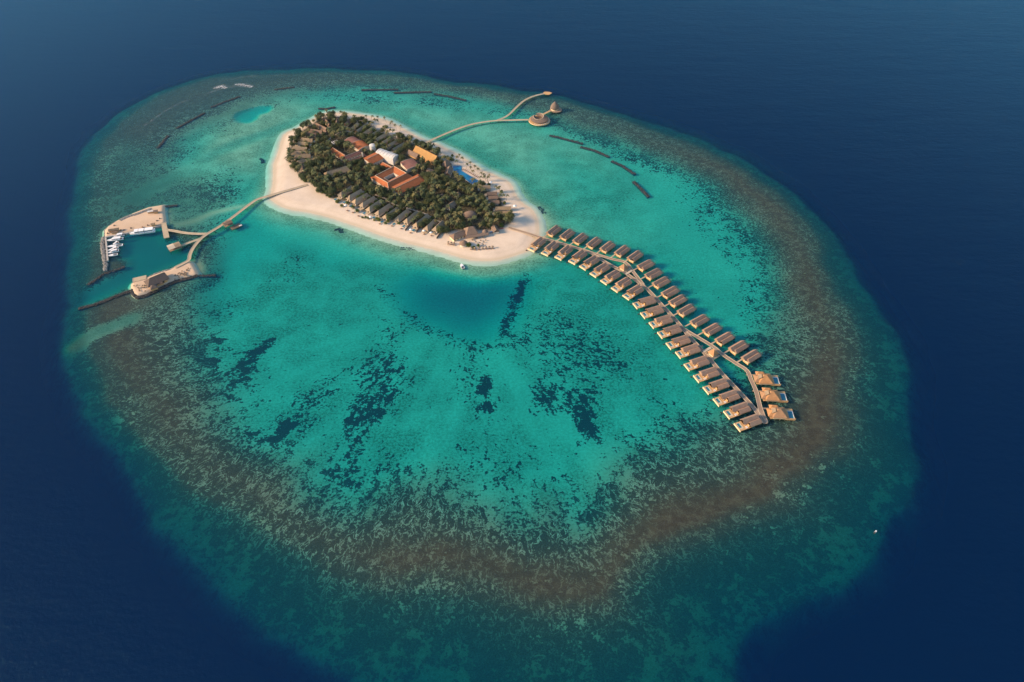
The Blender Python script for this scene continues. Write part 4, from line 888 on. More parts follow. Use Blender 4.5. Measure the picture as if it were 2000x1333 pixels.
for i, (x, y) in enumerate([(1215, 752), (1238, 748)]):
    q = g('D', x, y, GZ); o = MB().tube([(-2.2, 0, .25), (-1, 0, .15), (1, 0, .15), (2.2, 0, .25)], [.08, .36, .36, .08], 7).build('kayak', M['red'], None, (q.x, q.y, GZ + .15)); o.rotation_euler.z = R(15); tag(o, ['red kayak on the sand beside the watersports hut, nearer the hut', 'red kayak on the sand beside the watersports hut, nearer the jetty'][i], 'kayak', 'red kayaks by the watersports hut')
# privacy walls on the beach
for i, (a, b, l_) in enumerate([((1545,850),(1472,930),'west'), ((1710,860),(1640,960),'middle'), ((2015,960),(1945,1050),'east')]):
    A, B = g('C', *a, GZ), g('C', *b, GZ)
    o = MB().box(0, (B-A).length, -.18, .18, -.3, 1.9).build('privacy_wall', M['post'], None, (A.x, A.y, GZ)); o.rotation_euler.z = ang(A, B); tag(o, 'dark wooden privacy wall running onto the south beach, %s one of three' % l_, 'wall', 'privacy walls between beach villas')
# paths
for k, (P, w) in enumerate([([(1020,395),(1150,440),(1320,540),(1520,600),(1660,640),(1790,690),(1900,770),(2010,800)], 2.2)]):
    mb = MB(); ribbon(mb, [tuple(q[:2]) for q in spline([g('C', *p, GZ) for p in P], 4, False)], w, GZ - .2, GZ + .27); o = mb.build('sand_path', M['concrete']); o['kind'] = 'structure'
mb = MB(); ribbon(mb, [tuple(q[:2]) for q in spline([g('A', *p, GZ) for p in [(735,640),(800,560),(900,480),(1000,420),(1110,400),(1200,430)]], 4, False)], 2.2, GZ - .2, GZ + .28); o = mb.build('sand_path', M['concrete']); o['kind'] = 'structure'

# ------------------------------------------------------------------ beach furniture
def parasol(mat):
    t = thing('beach_parasol', 'x', 'parasol'); MB().cyl(0, 0, .07, -.2, 2.3, 6).build('pole', M['post'], t); MB().cone(0, 0, [(1.5, 2.1), (1.45, 2.2), (.7, 2.65), (.06, 2.95)], 12).build('canopy', M[mat], t); return t
def lounger():
    t = thing('sun_lounger', 'x', 'sun lounger'); MB().box(-1, .35, -.36, .36, .25, .4).build('seat', M['brown'], t)
    MB().add([(.35,-.36,.25),(.35,.36,.25),(1.0,.36,.75),(1.0,-.36,.75),(.35,-.36,.4),(.35,.36,.4),(.95,.36,.88),(.95,-.36,.88)], [(0,1,2,3),(7,6,5,4),(0,4,5,1),(1,5,6,2),(2,6,7,3),(3,7,4,0)]).build('backrest', M['brown'], t)
    me = MB().box(-.05, .05, -.05, .05, -.1, .25).mesh('leg', M['post'])
    for x in (-.9, .3):
        for y in (-.3, .3): o = bpy.data.objects.new('leg', me); C.objects.link(o); o.parent = t; o.location = (x, y, 0)
    return t
pw_, pt_, lg_ = parasol('canvas'), parasol('thatch'), lounger(); used = set()
def put(src, q, rz, label, group, sc=1.0):
    o = src if src not in used else copy_tree(src); used.add(src); place(o, (q.x, q.y, GZ), rz, label, group, sc)
for i, (r_, x, y, l_) in enumerate([('C',582,573,'third'),('C',955,750,'sixth'),('C',1560,940,'tenth'),('C',1755,958,'eleventh'),('C',1863,985,'twelfth')]):
    put(pw_, g(r_, x, y, GZ), 0, 'white parasol on the sand before the %s villa of the south beach row' % l_, 'white parasols on the south beach', 1.15)
put(pw_, g('D', 1425, 440, GZ), 0, 'white parasol alone on the sand of the east beach', 'white parasols on the east side', 1.5)
put(pw_, g('D', 1065, 85, GZ), 0, 'white parasol beside trees south of the pool', 'white parasols on the east side', 1.5)
for i, (x, y, l_) in enumerate([(605,632,'third'),(686,660,'fourth'),(770,712,'fifth'),(1090,830,'seventh'),(1272,862,'eighth'),(1412,902,'ninth'),(1552,965,'tenth'),(1757,985,'eleventh'),(1866,1008,'twelfth')]):
    for k in (0, 1): put(lg_, g('C', x + k*11 - 5, y + k*4, GZ), R(-125), 'brown sun lounger before the %s south beach villa, %s of the pair' % (l_, ['left', 'right'][k]), 'sun loungers before the beach villas', 1.25)
rows = [(772,1055),(828,1062),(888,1060),(943,1050),(993,1048),(1043,1045),(1093,1040)]
for i, (x, y) in enumerate(rows):
    put(pt_, g('D', x, y - 4, GZ), 0, 'small thatched parasol near the water, %s of seven from the west' % ORD[i], 'thatched parasols near the water', .95)
    for k in (0, 1): put(lg_, g('D', x - 8 + 17*k, y + 6, GZ), R(-105), 'brown sun lounger under the %s waterside thatched parasol, the %s one' % (ORD[i], ['left', 'right'][k]), 'sun loungers under thatched parasols', 1.25)
for i, (x, y) in enumerate([(428,975),(472,982),(514,990)]):
    put(pt_, g('D', x, y - 5, GZ), 0, 'small thatched parasol left of the beach bar, %s of three' % ORD[i], 'thatched parasols by the beach bar', .95)
    for k in (0, 1): put(lg_, g('D', x - 8 + 17*k, y + 6, GZ), R(-105), 'brown sun lounger under the %s parasol by the beach bar, %s one' % (ORD[i], ['left', 'right'][k]), 'sun loungers by the beach bar', 1.25)
def table():
    t = thing('dining_table', 'x', 'table'); MB().cyl(0, 0, .08, -.2, .72, 6).build('leg', M['post'], t); MB().cyl(0, 0, .75, .72, .8, 12).build('tabletop', M['post'], t)
    me = MB().box(-.22, .22, -.22, .22, -.1, .45).box(.16, .22, -.22, .22, .45, .9).mesh('stool', M['brown'])
    return t
tb = table()
for i, (x, y) in enumerate([(792,925),(857,898),(950,890),(916,932),(990,927),(842,952),(962,957),(902,968),(950,995)]):
    put(tb, g('D', x, y, GZ), 0, 'dark round dining table on the sand before the beach club', 'dining tables on the sand', 1.3)
for i in range(10):
    f = i/9; put(lg_, g('B', 875 + 205*f, 640 + 110*f, GZ), R(35), 'brown sun lounger on the sand along the main pool, %s from the west' % ORD[i], 'sun loungers along the main pool', 1.25)

# ------------------------------------------------------------------ harbour
def wall_line(name, label, cat, P, w, z0, z1, mat, grp=None):
    mb = MB(); ribbon(mb, [tuple(q[:2]) for q in P], w, z0, z1); o = mb.build(name, M[mat]); return tag(o, label, cat, grp)
wall_line('quay_wall', 'straight concrete quay behind the row of moored boats', 'quay', [g('1', 678, 745, 1), g('1', 690, 870, 1), g('1', 703, 1000, 1), g('1', 715, 1150, 1)], 1.6, -3.8, 1.3, 'concrete')
wall_line('quay_wall', 'concrete quay edge of the northern spit beside the yacht', 'quay', [g('1', 676, 747, 1), g('1', 1000, 690, 1), g('1', 1230, 630, 1), g('1', 1640, 552, 1)], 1.4, -3.8, 1.75, 'concrete')
def rocks(label, P, w, top=.7, gap=1.0, n_per=2, mat='rock', grp='rock breakwaters in the lagoon', jag=.5, s0=.7, cat='breakwater', name='rock_breakwater'):
    L = sum((Vector(P[i+1][:2]) - Vector(P[i][:2])).length for i in range(len(P)-1)); mb = MB()
    ico = bmesh.new(); bmesh.ops.create_icosphere(ico, subdivisions=1, radius=1); iv = [v.co.copy() for v in ico.verts]; fi = [tuple(v.index for v in f.verts) for f in ico.faces]; ico.free()
    acc = 0.0; i = 0; pos_ = 0.0; lens = [(Vector(P[k+1][:2]) - Vector(P[k][:2])).length for k in range(len(P)-1)]
    while pos_ < L:
        k = 0; s_ = pos_
        while k < len(lens)-1 and s_ > lens[k]: s_ -= lens[k]; k += 1
        a, b = Vector(P[k][:2]), Vector(P[k+1][:2]); d = (b-a).normalized(); nn = Vector((-d.y, d.x)); c = a + d*s_
        for _ in range(n_per):
            off = random.uniform(-1, 1)*w/2; q = c + nn*off; r_ = s0*random.uniform(.7, 1.4); z = (top - r_*.6)*(1 - (abs(off)/(w/2))**2*.8) - .35
            m_ = Matrix.Rotation(random.uniform(0, 6), 3, 'Z') @ Matrix.Diagonal((r_*random.uniform(.8, 1.3), r_*random.uniform(.7, 1.1), r_*random.uniform(.6, .9)))
            mb.add([Vector((q.x, q.y, z)) + m_ @ (v*random.uniform(.85, 1.15)) for v in iv], fi)
        pos_ += gap
    ribbon(mb, [tuple(p[:2]) for p in P], w*.8, -2.4, top - 1.0)
    o = mb.build(name, M[mat]); return tag(o, label, cat, grp)
bwk = [('thin dark rock breakwater in the north lagoon, westernmost of the three in line', [(706,176),(740,175.6),(778,175)]),
 ('thin dark rock breakwater in the north lagoon, middle of the three in line', [(770,181.5),(810,180.5),(843,179.6)]),
 ('thin dark rock breakwater in the north lagoon, nearest the round restaurant', [(848,184),(875,188),(910,196)]),
 ('short dark rock breakwater just inside the north surf line', [(536,175.5),(555,173),(576,170.4)]),
 ('dark rock breakwater just above the turquoise dredged pit', [(413,210),(440,199),(469,188.5)]),
 ('dark rock breakwater west of the turquoise dredged pit', [(345,251),(372,236),(400,221)]),
 ('short dark rock breakwater furthest west in the lagoon', [(308,289.5),(318,278),(329,265)]),
 ('slightly curved dark rock breakwater close to the north-west beach', [(622.5,212.5),(637,213),(655,209.5)]),
 ('dark rock breakwater in the east lagoon nearest the round restaurant', [(1074,264.5),(1100,271),(1138,281)]),
 ('rock breakwater in the east lagoon, second from the restaurant', [(1134,287),(1160,294),(1190,307)]),
 ('rock breakwater in the east lagoon, third from the restaurant', [(1195,315),(1217,325),(1240,341)]),
 ('rock breakwater in the east lagoon, furthest from the restaurant', [(1237,355),(1252,369),(1267,385)]),
 ('dark sunken rock heap off the east beach', [(1052,403),(1058,410),(1063,417)]),
 ('dark rock heap on the east shoreline', [(981,352),(986,355),(991,357.5)]),
 ('low dark rock line in the shallows off the south beach', [(783,484.5),(798,486),(812,487)]),
 ('hooked dark rock heap in the shallows off the south beach', [(655,447),(664,448),(668,454)]),
 ('dark rock heap in the water off the west beach', [(508,309),(513,312),(512,318)])]
for i, (l_, P) in enumerate(bwk): rocks(l_, pts(P), 4.2 if i < 12 else 4.6, .8 if i < 12 else -.1, .9, 3, grp='rock breakwaters in the lagoon')
rocks('rubble breakwater behind the quay of moored boats', [g('1', x, y) for x, y in ((640,750),(622,860),(640,1000),(662,1130),(680,1240),(672,1330))], 4.2, 1.4, .9, 4, 'rock_pale', 'harbour breakwaters')
rocks('dark breakwater on the harbour channel\'s northern side', pts([(206,534),(225,528),(244,521)]), 3.4, .8, .9, 3, grp='harbour breakwaters')
rocks('dark breakwater slanting from the quay end to the reef', pts([(205,533),(190,545),(170,557)]), 3.4, .8, .9, 3, grp='harbour breakwaters')
rocks('long dark breakwater from the southern spit out to the reef edge', pts([(254,569),(225,580),(190,594),(153,604)]), 4.2, 1.2, .9, 4, grp='harbour breakwaters')
rocks('straight dark breakwater east of the southern spit', [g('2', x, y) for x, y in ((1235,825),(1380,822),(1520,815))], 3.6, .7, .9, 3, grp='harbour breakwaters')
rocks('short dark breakwater east of the northern spit', [g('1', x, y) for x, y in ((1710,205),(1800,203),(1920,190))], 3.4, .7, .9, 3, grp='harbour breakwaters')
rocks('dark rock revetment along the south side of the southern spit', [g('2', x, y) for x, y in ((150,1050),(180,1130),(250,1180),(370,1150),(490,1090),(600,1040),(710,985),(870,915),(1080,862),(1215,820))], 4.4, 1.3, .8, 5, 'rock', 'rock revetments of the spits', cat='revetment', name='rock_revetment')
rocks('pale rock revetment along the north side of the southern spit', [g('2', x, y) for x, y in ((150,960),(215,915),(370,860),(520,800),(660,750),(780,725),(860,680))], 2.4, .9, .8, 3, 'rock_pale', 'rock revetments of the spits', cat='revetment', name='rock_revetment')
rocks('rough pale rubble heap along the back of the northern spit', [g('1', x, y, 1.5) for x, y in ((930,450),(1020,405),(1110,370),(1200,350),(1300,310),(1400,275),(1480,250))], 6.0, 2.6, .8, 6, 'rock_pale', 'rock revetments of the spits', s0=.8, cat='rubble', name='rubble_heap')
rocks('low rubble edging at the north-west side of the northern spit', [g('1', x, y) for x, y in ((672,740),(672,630),(735,560),(840,490),(930,450))], 2.2, .9, .8, 3, 'rock_pale', 'rock revetments of the spits', cat='revetment', name='rock_revetment')
def shed(label, q, rz, L, Wd, mat, ze=2.6, zr=3.8, h=0):
    t = thing('harbour_shed', label, 'shed', (q.x, q.y, 1.5), rz); MB().gable(-L/2, L/2, 0, Wd/2, ze, zr, h, h).build('roof', M[mat], t); MB().box(-L/2 + .4, L/2 - .4, -Wd/2 + .5, Wd/2 - .5, -.3, ze - .05).build('wall', M['timber'], t); MB().box(-L/2 + .33, -L/2 + .4, -.6, .6, 0, 2.0).build('door', M['post'], t); return t
shed('dark brown long shed at the western end of the northern spit', g('1', 815, 605, 4.5), R(17), 10.5, 4.4, 'post')
shed('low brown shed in front of the dark long shed', g('1', 830, 650, 3.5), R(17), 6.5, 2.6, 'thatch_brown', 1.8, 2.4)
shed('small square grey shed near the quay on the northern spit', g('1', 1500, 515, 4), R(15), 4.2, 4.0, 'thatch')
shed('flat white-roofed container shed in the rubble of the northern spit', g('1', 1465, 290, 4), R(17), 8.0, 3.0, 'white', 2.5, 2.7)
shed('brown shed beside the white-roofed container', g('1', 1545, 290, 4), R(17), 4.6, 4.6, 'thatch_brown')
def crate(label, q, mat, s_): o = MB().box(-s_, s_, -s_*.7, s_*.7, 0, s_).box(-s_*.6, s_*.6, -s_*.5, s_*.5, s_, s_*1.35).build('supply_crate', M[mat], None, (q.x, q.y, 1.5)); o.rotation_euler.z = random.uniform(0, 3); tag(o, label, 'crate', 'crates on the northern spit')
for i, (x, y, m_, l_) in enumerate([(945,625,'post','dark crate just right of the brown sheds'),(1000,625,'brown','brown crate between the sheds and the yacht'),(1120,590,'post','dark crate on the sand above the yacht\'s bow'),(1320,575,'brown','brown crate on the quay above the yacht'),(1410,540,'post','dark crate left of the square grey shed'),(1570,462,'post','dark crate above the square grey shed'),(1620,425,'post','dark crate at the eastern edge of the sand'),(830,545,'brown','brown crate behind the dark long shed'),(715,680,'post','dark crate at the western corner of the quay')]): crate(l_, g('1', x, y, 1.5), m_, .8)
# restaurant on the southern spit
A, B = g('2', 445, 895, 6.5), g('2', 672, 800, 6.5)
t = long_house('harbour_restaurant', 'big dark hip-roofed restaurant on the southern harbour spit', 'restaurant', A, B, 7.0, 5.6, 2.8, 7.2, 'shingle_dark', 0, 0, 'timber', True, 1.5); FOOT.pop()
for ch in list(t.children):
    if ch.name.startswith('roof'):
        Lh = (B - A).length; ch.data = MB().gable(-5.5, Lh + 2.0, 0, 7.0, 2.8, 7.2, 5.5, 1.2, .35, 5.6).mesh('roof', M['shingle_dark'])
shed('small dark hip-roofed annex south-west of the harbour restaurant', g('2', 500, 1000, 4), R(32), 7, 6.5, 'shingle_dark', 2.4, 4.6, 3.0)
shed('small dark annex roof right of the hip-roofed annex', g('2', 590, 945, 3.5), R(20), 7.5, 3.2, 'shingle_dark', 2.0, 3.0, 1.0)
q = g('2', 280, 868, 2); t = thing('jetty_deck', 'small pale timber deck projecting from the northern side of the southern spit', 'deck', (q.x, q.y, 0), R(22)); MB().box(-7, 6, -3.4, 3.4, 1.5, 1.9).build('deck', M['plank_pale'], t); MB().box(-7.2, -7, -3.4, 3.4, 1.3, 2.1).build('edge_beam', M['trim'], t); posts(t, [(-6, -3), (-6, 3), (0, -3), (0, 3)], -3, 1.5)
for i in range(26):
    x = random.uniform(850, 1080); y = 880 - (x - 850)*.42 + random.uniform(-75, 25)
    put(tb, g('2', x, y, 1.5), 0, 'dark dining table on the sand at the east of the southern spit', 'tables on the eastern sand of the southern spit', 1.15)
for i in range(14):
    put(tb, g('2', random.uniform(185, 400), random.uniform(985, 1090), 1.5), 0, 'dark dining table on the pale terrace at the west of the southern spit', 'tables on the western terrace of the southern spit', 1.15)
for o in list(C.objects):
    if o.get('group', '').endswith('the southern spit'): o.location.z = 1.5
# ------------------------------------------------------------------ boats
def hull(mb, L, Wd, zb, zt, fine=.62, n=10):
    v = []
    for k in range(n + 1):
        x = -L/2 + L*k/n; f = 1.0 if k/n < fine else max(.02, 1 - ((k/n - fine)/(1 - fine))**1.8)
        w = Wd/2*f*(.92 if k == 0 else 1); sh = .25*(k/n)**2*Wd*.35
        v += [(x, -w*.6, zb), (x, -w, zt + sh), (x, w, zt + sh), (x, w*.6, zb)]
    f = [(0, 1, 2, 3), tuple(4*n + i for i in (3, 2, 1, 0))]
    for k in range(n):
        a, b = 4*k, 4*k + 4; f += [(a, b, b+1, a+1), (a+1, b+1, b+2, a+2), (a+2, b+2, b+3, a+3), (a+3, b+3, b, a)]
    return mb.add(v, f)
def boat(label, q, rz, L, Wd, style, grp='boats moored in the harbour'):
    t = thing('motor_boat', label, 'boat', (q.x, q.y, 0), rz, grp)
    hull(MB(), L, Wd, -.4, 1.1).build('hull', M['boat'], t)
    MB().box(-L*.42, -L*.08, -Wd*.36, Wd*.36, 1.12, 1.2).build('cockpit', M['brown' if style != 2 else 'glass'], t)
    if style == 0:
        MB().box(-L*.28, L*.18, -Wd*.34, Wd*.34, 1.1, 2.5).build('cabin', M['boat'], t); MB().box(-L*.18, L*.185, -Wd*.345, Wd*.345, 1.7, 2.2).build('windscreen', M['glass'], t); MB().box(-L*.36, L*.12, -Wd*.4, Wd*.4, 2.9, 3.02).build('canopy', M['boat'], t)
    elif style == 1:
        MB().box(-L*.08, L*.14, -Wd*.3, Wd*.3, 1.1, 2.0).build('cabin', M['boat'], t); MB().box(L*.06, L*.145, -Wd*.305, Wd*.305, 1.5, 1.9).build('windscreen', M['glass'], t); MB().box(-L*.34, -L*.02, -Wd*.36, Wd*.36, 2.5, 2.6).build('canopy', M['boat'], t)
    else:
        MB().box(-L*.1, L*.06, -Wd*.2, Wd*.2, 1.1, 1.8).build('console', M['boat'], t)
    mo = MB()
    for y in (-.4, .4): mo.box(-L/2 - .7, -L/2 - .1, y*Wd*.4 - .22, y*Wd*.4 + .22, .3, 1.5)
    mo.build('outboard_motors', M['black'], t)
    return t
B_ = [((1010,705),(820,735),3.8,0,'large white motor boat nearest the sand in the moored row'),((990,770),(705,808),4.2,0,'long white motor boat second from the sand in the moored row'),((912,838),(810,868),3.2,1,'short white boat with raised canopy, third from the sand'),((980,880),(710,915),3.6,2,'long white boat with round dark stern cockpit, fourth in the moored row'),((905,930),(720,982),3.2,1,'white boat fifth from the sand in the moored row'),((912,978),(722,1025),3.2,0,'white boat sixth from the sand in the moored row'),((890,1042),(728,1072),3.2,2,'white open boat at the far end of the moored row')]
for (a, b, w, st, l_) in B_:
    A, B = g('1', *a, .5), g('1', *b, .5); boat(l_, (A + B)/2, ang(A, B), (A - B).length*1.02, w, st)
A, B = g('1', 1535, 628, 1), g('1', 1100, 688, 1); q = (A + B)/2; L = (A - B).length
t = thing('yacht', 'large white triple-decked yacht moored along the northern spit', 'yacht', (q.x, q.y, 0), ang(A, B), 'boats moored in the harbour')
hull(MB(), L, 6.2, -.8, 1.8, .6).build('hull', M['boat'], t)
for k, (x0, x1, z) in enumerate([(-.44, -.14, 1.8), (-.08, .10, 1.8), (.15, .28, 1.8)]):
    MB().box(x0*L, x1*L, -2.3, 2.3, z, z + 2.2).build('cabin', M['boat'], t); MB().box(x0*L - .03, x1*L + .03, -2.33, 2.33, z + .9, z + 1.6).build('window_band', M['glass'], t); MB().box(x0*L - .4, x1*L + .4, -2.7, 2.7, z + 2.5, z + 2.7).build('canopy', M['boat'], t)
A, B = at(902, 525.5, .3), at(902.5, 517.5, .3); A, B = at(904.2, 524.5, .3), at(901, 518, .3); boat('small white boat alone in the deep blue basin off the south beach', (A + B)/2, ang(A, B), 8.0, 3.6, 2, 'boats outside the harbour')
for (x, y, l_) in [(1196.5,480,'small white dinghy behind the fifth villa of the northern row'),(1226,488,'small white dinghy behind the sixth villa of the northern row')]:
    q = at(x, y, .3); boat(l_, q, R(20), 4.4, 2.0, 2, 'boats outside the harbour')
q = at(1709.5, 1039.5, .3); boat('tiny white boat alone on the deep sea off the south-east reef edge', q, R(40), 2.6, 1.1, 2, 'boats outside the harbour')
# ================================================================== trees
def leaf_mat(name, a, b, c):
    t = NT(name); oi = t.n('ShaderNodeObjectInfo'); p = t.obj()
    col = t.mix(t.ramp(t.noise(p, .9, 3, .6), .3, .7), a, b); col = t.mix(t.ramp(oi.outputs['Random'], .35, 1.0, 0, .75), col, c)
    return t.pbr(col, .75, .15)
LF_D = leaf_mat('dark_leaves', (.042, .062, .030), (.075, .096, .044), (.105, .115, .045))
LF_G = leaf_mat('beach_scrub_leaves', (.045, .085, .022), (.085, .125, .032), (.13, .15, .03))
LF_P = leaf_mat('palm_fronds', (.058, .078, .034), (.10, .113, .050), (.165, .138, .058))
def crown(seed, r_, h, n, mat, lumps=7, z0=2.0):
    rd = random.Random(seed); mb = MB(); cs = []
    for k in range(lumps):
        a = 2*PI*k/lumps + rd.uniform(-.4, .4); q = r_*rd.uniform(.25, .62); cs.append((q*math.cos(a), q*math.sin(a), z0 + h*rd.uniform(.3, .68), r_*rd.uniform(.36, .56)))
    cs.append((0, 0, z0 + h*.72, r_*.5))
    for k in range(n):
        cx, cy, cz, cr = rd.choice(cs); d = Vector((rd.gauss(0, 1), rd.gauss(0, 1), rd.gauss(.25, .9))).normalized()
        p = Vector((cx, cy, cz)) + d*cr*rd.uniform(.72, 1.08); s_ = rd.uniform(.22, .44)
        nn = (d + Vector((rd.uniform(-.7, .7), rd.uniform(-.7, .7), rd.uniform(-.2, .7)))).normalized(); u = nn.orthogonal().normalized(); w = nn.cross(u)
        a = rd.uniform(0, 6.3); u, w = u*math.cos(a) + w*math.sin(a), w*math.cos(a) - u*math.sin(a)
        mb.add([p - u*s_*1.3, p - w*s_*.7 + nn*.1, p + u*s_*1.3, p + w*s_*.7 + nn*.1], [(0, 1, 2, 3)])
    me = bpy.data.meshes.new('crown'); me.from_pydata(mb.v, [], mb.f); me.materials.append(mat); return me
def trunk(h, r_, lean=0.3, seed=0):
    rd = random.Random(seed); P = [(0, 0, -.6)]; 
    for k in range(1, 5): P.append((lean*h*.1*k*k/4*rd.uniform(.7, 1.2), lean*h*.03*k, h*k/4))
    return MB().tube(P, [r_*(1 - .14*k) for k in range(5)], 6).mesh('trunk', M['bark']), P[-1]
def limbs(h, r_, seed):
    rd = random.Random(seed); mb = MB().tube([(0, 0, -.6), (.1, 0, h*.4), (.1, .1, h*.75)], [.28, .22, .14], 6)
    for k in range(4):
        a = k*PI/2 + rd.uniform(-.5, .5); mb.tube([(.1, 0, h*.4), (r_*.4*math.cos(a), r_*.4*math.sin(a), h*.62), (r_*.65*math.cos(a), r_*.65*math.sin(a), h*.75)], [.15, .1, .05], 5)
    return mb.mesh('trunk', M['bark'])
def fronds(seed, n=15, r_=3.3):
    rd = random.Random(seed); mb = MB()
    for k in range(n):
        a = 2*PI*k/n + rd.uniform(-.2, .2); up = rd.choice([.15, .45, .8, 1.1]); L = r_*rd.uniform(.85, 1.1); m_ = 6; pr = []
        for j in range(m_ + 1):
            t = j/m_; x = L*t*math.cos(up*.6); z = L*(math.sin(up)*t*.9 - .78*t*t*(1.15 - .25*up)); w = .62*math.sin(PI*min(1, .12 + t*.88))*(1 - .35*t) + .03
            pr.append((x, w, z))
        v = []
        for x, w, z in pr:
            for s_ in (-1, 0, 1):
                yy = s_*w; v.append((x*math.cos(a) - yy*math.sin(a), x*math.sin(a) + yy*math.cos(a), z - (.24*w if s_ else 0)))
        f = []
        for j in range(m_):
            for s_ in (0, 1): f.append((3*j + s_, 3*j + s_ + 1, 3*j + s_ + 4, 3*j + s_ + 3))
        mb.add(v, f)
    me = bpy.data.meshes.new('crown'); me.from_pydata(mb.v, [], mb.f); me.materials.append(LF_P); return me
BRD = [(crown(s_, r_, h, n, LF_D, z0=z0), limbs(z0 + h*.6, r_, s_)) for s_, r_, h, n, z0 in ((1,4.4,5.2,760,2.0),(2,3.6,4.6,600,2.2),(3,5.0,5.6,880,2.0),(4,3.2,5.4,560,2.4))]
BSH = [(crown(s_, r_, h, n, LF_G, 6, .1), limbs(h*.7, r_*.7, s_)) for s_, r_, h, n in ((11,2.8,2.8,300),(12,2.2,2.2,240),(13,3.4,3.2,380))]
PLM = []
for s_ in range(5):
    tm, tip = trunk(6.4 + s_*.7, .2, .8, s_); PLM.append((fronds(30 + s_, 14 + s_ % 3), tm, tip))
def tree(kind, x, y, z, label, group, sc=1.0):
    rz = random.uniform(0, 6.28)
    if kind == 'palm':
        cm, tm, tip = random.choice(PLM); t = thing('palm_tree', label, 'palm', (x, y, z), rz, group); c = bpy.data.objects.new('crown', cm); c.location = tip
    else:
        cm, tm = random.choice(BRD if kind == 'broad' else BSH); t = thing('broadleaf_tree' if kind == 'broad' else 'shrub', label, 'tree' if kind == 'broad' else 'shrub', (x, y, z), rz, group); c = bpy.data.objects.new('crown', cm)
    t.scale = (sc*random.uniform(.9, 1.1), sc*random.uniform(.9, 1.1), sc*random.uniform(.85, 1.15))
    C.objects.link(c); c.parent = t; k = bpy.data.objects.new('trunk', tm); C.objects.link(k); k.parent = t
def inpoly(x, y, P):
    r_ = False; n = len(P)
    for i in range(n):
        ax, ay = P[i][0], P[i][1]; bx, by = P[(i+1) % n][0], P[(i+1) % n][1]
        if (ay > y) != (by > y) and x < (bx - ax)*(y - ay)/(by - ay) + ax: r_ = not r_
    return r_
BB = [(min(p[0] for p in P) - 2, max(p[0] for p in P) + 2, min(p[1] for p in P) - 2, max(p[1] for p in P) + 2, P) for P in FOOT]
def blocked(x, y, back=0.0, r_=0.0):
    if r_: return blocked(x, y, back) or any(blocked(x + r_*math.cos(a), y + r_*math.sin(a)) for a in (0, 1.05, 2.1, 3.14, 4.2, 5.25))
    return blocked0(x, y, back)
def blocked0(x, y, back=0.0):
    for a, b, c, d, P in BB:
        for k in (0, back*.5, back):
            yy = y + k
            if a < x < b and c < yy < d and inpoly(x, yy, P): return True
    return False
VP = [(p.x, p.y) for p in VEG_W]; vx = [p[0] for p in VP]; vy = [p[1] for p in VP]
def zone(x, y):
    c = g('E', 1000, 780, GZ)
    s_ = 'west of' if x < c.x - 45 else ('east of' if x > c.x + 45 else ('north of' if y > c.y else 'south of'))
    return s_
placed = []; cnt = {'palm': 0, 'broad': 0}
tries = 0
while tries < 14000 and len(placed) < 590:
    tries += 1
    x, y = random.uniform(min(vx), max(vx)), random.uniform(min(vy), max(vy))
    if not inpoly(x, y, VP): continue
    kind = 'palm' if random.random() < .56 else 'broad'
    if cnt[kind] > (270 if kind == 'palm' else 292): continue
    if blocked(x, y, 4.0 if kind == 'broad' else 3.0, 2.4 if kind == 'broad' else 1.6): continue
    md = 3.8 if kind == 'palm' else 4.3
    if any((x - a)**2 + (y - b)**2 < md*md for a, b in placed): continue
    placed.append((x, y)); cnt[kind] += 1; z_ = zone(x, y)
    if kind == 'palm': tree('palm', x, y, GZ, 'olive-green coconut palm in the dense wood %s the courtyard building' % z_, 'palms in the wood %s the courtyard' % z_, random.uniform(1.05, 1.38))
    else: tree('broad', x, y, GZ, 'dark green rounded tree in the dense wood %s the courtyard building' % z_, 'broadleaf trees in the wood %s the courtyard' % z_, random.uniform(.98, 1.34))
# trees standing in the gaps between neighbouring villas
for reg, A, B, fr, zz in (('A', [w[0] for w in west], [w[1] for w in west], (.15, .55, .9), 'between the villas of the west beach fan'), ('A', [w[0] for w in north], [w[1] for w in north], (.25, .6, .95), 'between the villas of the north row'), ('C', front, back, (.45, .75, 1.0), 'between the villas of the south beach row')):
    for i in range(len(A) - 1):
        for f in fr:
            p0 = g(reg, *A[i], 4)*(1 - f) + g(reg, *B[i], 4)*f; p1 = g(reg, *A[i+1], 4)*(1 - f) + g(reg, *B[i+1], 4)*f; q = (p0 + p1)/2
            k = 'palm' if random.random() < .3 else 'shrub'
            tree(k, q.x + random.uniform(-.8, .8), q.y + random.uniform(-.8, .8), GZ, ('olive coconut palm ' if k == 'palm' else 'dark green shrub in the gap ') + zz, ('palms ' if k == 'palm' else 'shrubs ') + zz, random.uniform(.8, 1.0) if k == 'palm' else random.uniform(.85, 1.15))
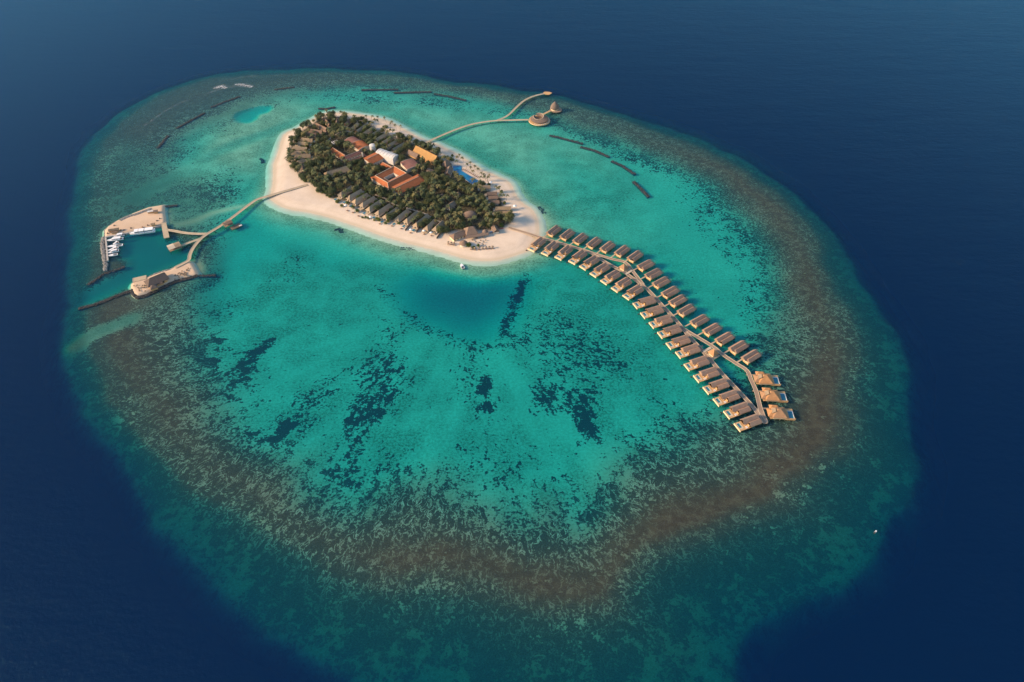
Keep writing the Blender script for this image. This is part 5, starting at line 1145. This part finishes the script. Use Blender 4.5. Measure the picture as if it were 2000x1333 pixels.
# bright scrub along the sand
scr = [('C',200,330),('C',250,370),('C',170,350),('C',300,410),('C',340,430),('C',390,400),('C',450,510),('C',480,490),('C',520,565),('C',610,530),('C',690,590),('C',755,650),('C',830,740),('C',880,735),('C',920,750),('C',1010,780),('C',1050,765),('C',1080,780),('C',1180,830),('C',1215,800),('C',1380,830),('C',1860,955),
 ('A',500,1060),('A',540,1090),('A',480,1000),('A',350,890),('A',320,820),('A',360,830),('A',330,740),('A',400,860),('A',310,680),('A',360,580),('A',410,540),('A',480,470),('A',480,435),('A',560,330),('A',540,320),('A',650,265),('A',740,215),('A',720,240),('A',830,185),('A',870,200),('A',930,215),('A',1030,215),('A',1090,215),('A',1240,235),('A',1280,240),('A',1330,230),('A',1610,345),('A',1640,350),('A',1700,385),('A',1290,290),('A',1420,285),('A',1350,280),('A',1860,470),('A',1890,500),('A',1790,440),
 ('B',330,335),('B',380,335),('B',420,350),('B',450,375),('B',350,350),('B',60,215),('B',140,240),('B',230,290),('B',725,460),('B',620,475),('B',660,490),('B',730,520),('B',700,510),('B',1400,950),('B',1100,840),('B',1160,850),('B',1230,850),('B',1440,1110),('B',1500,1280),('B',1250,1290),
 ('D',740,1010),('D',715,1000),('D',880,1010),('D',810,1040),('D',1210,700),('D',1230,720),('D',430,780),('D',500,770),('D',370,790),('D',560,740),('D',950,700),('D',900,710),('D',1000,680),('D',1040,720),('D',1250,590),('D',1150,620),('D',1330,560),('D',1080,590)]
for i, (r_, x, y) in enumerate(scr):
    q = g(r_, x, y, GZ)
    side = {'A': 'along the north-west beach', 'B': 'along the north-east beach', 'C': 'between the south beach villas and the sand', 'D': 'around the beach club'}[r_]
    tree('shrub', q.x, q.y, GZ, 'bright green rounded shrub %s' % side, 'shrubs %s' % side, random.uniform(.75, 1.15))
pal = [('A',1385,215,'leaning coconut palm on the open north beach, nearest the west'),('A',1440,225,'coconut palm on the open north beach, second from the west'),('A',1520,240,'tall coconut palm on the open north beach, third from the west'),('A',1550,290,'coconut palm on the open north beach, fourth from the west'),('A',1645,260,'thin coconut palm right at the north waterline'),('A',1700,325,'coconut palm on the north beach, sixth from the west'),('A',1740,290,'coconut palm on the north beach, seventh from the west'),('A',1790,365,'coconut palm on the north beach, the western of the last two'),('A',1835,370,'coconut palm on the north beach, the eastern of the last two')]
for (r_, x, y, l_) in pal:
    q = g(r_, x, y + 20, GZ); tree('palm', q.x, q.y, 1.2, l_, 'palms on the north beach', .85)
for i, (x, y) in enumerate([(810,500),(820,480),(880,510),(915,610),(975,560),(990,640),(1040,620),(1080,660),(1020,680),(1130,720),(1160,740),(1200,770),(1210,780),(1180,760),(1340,920),(1370,930),(800,540),(1100,780)]):
    q = g('B', x, y + 30, GZ); tree('palm', q.x, q.y, 1.8, 'coconut palm on the sand beside the main pool', 'palms beside the main pool', .85)
for i, (x, y) in enumerate([(1200,150),(1220,260),(1270,280),(1300,300),(1190,290),(1360,560)]):
    q = g('D', x, y + 25, GZ); tree('palm', q.x, q.y, 1.8, 'coconut palm at the edge of the east beach', 'palms by the east beach', .85)
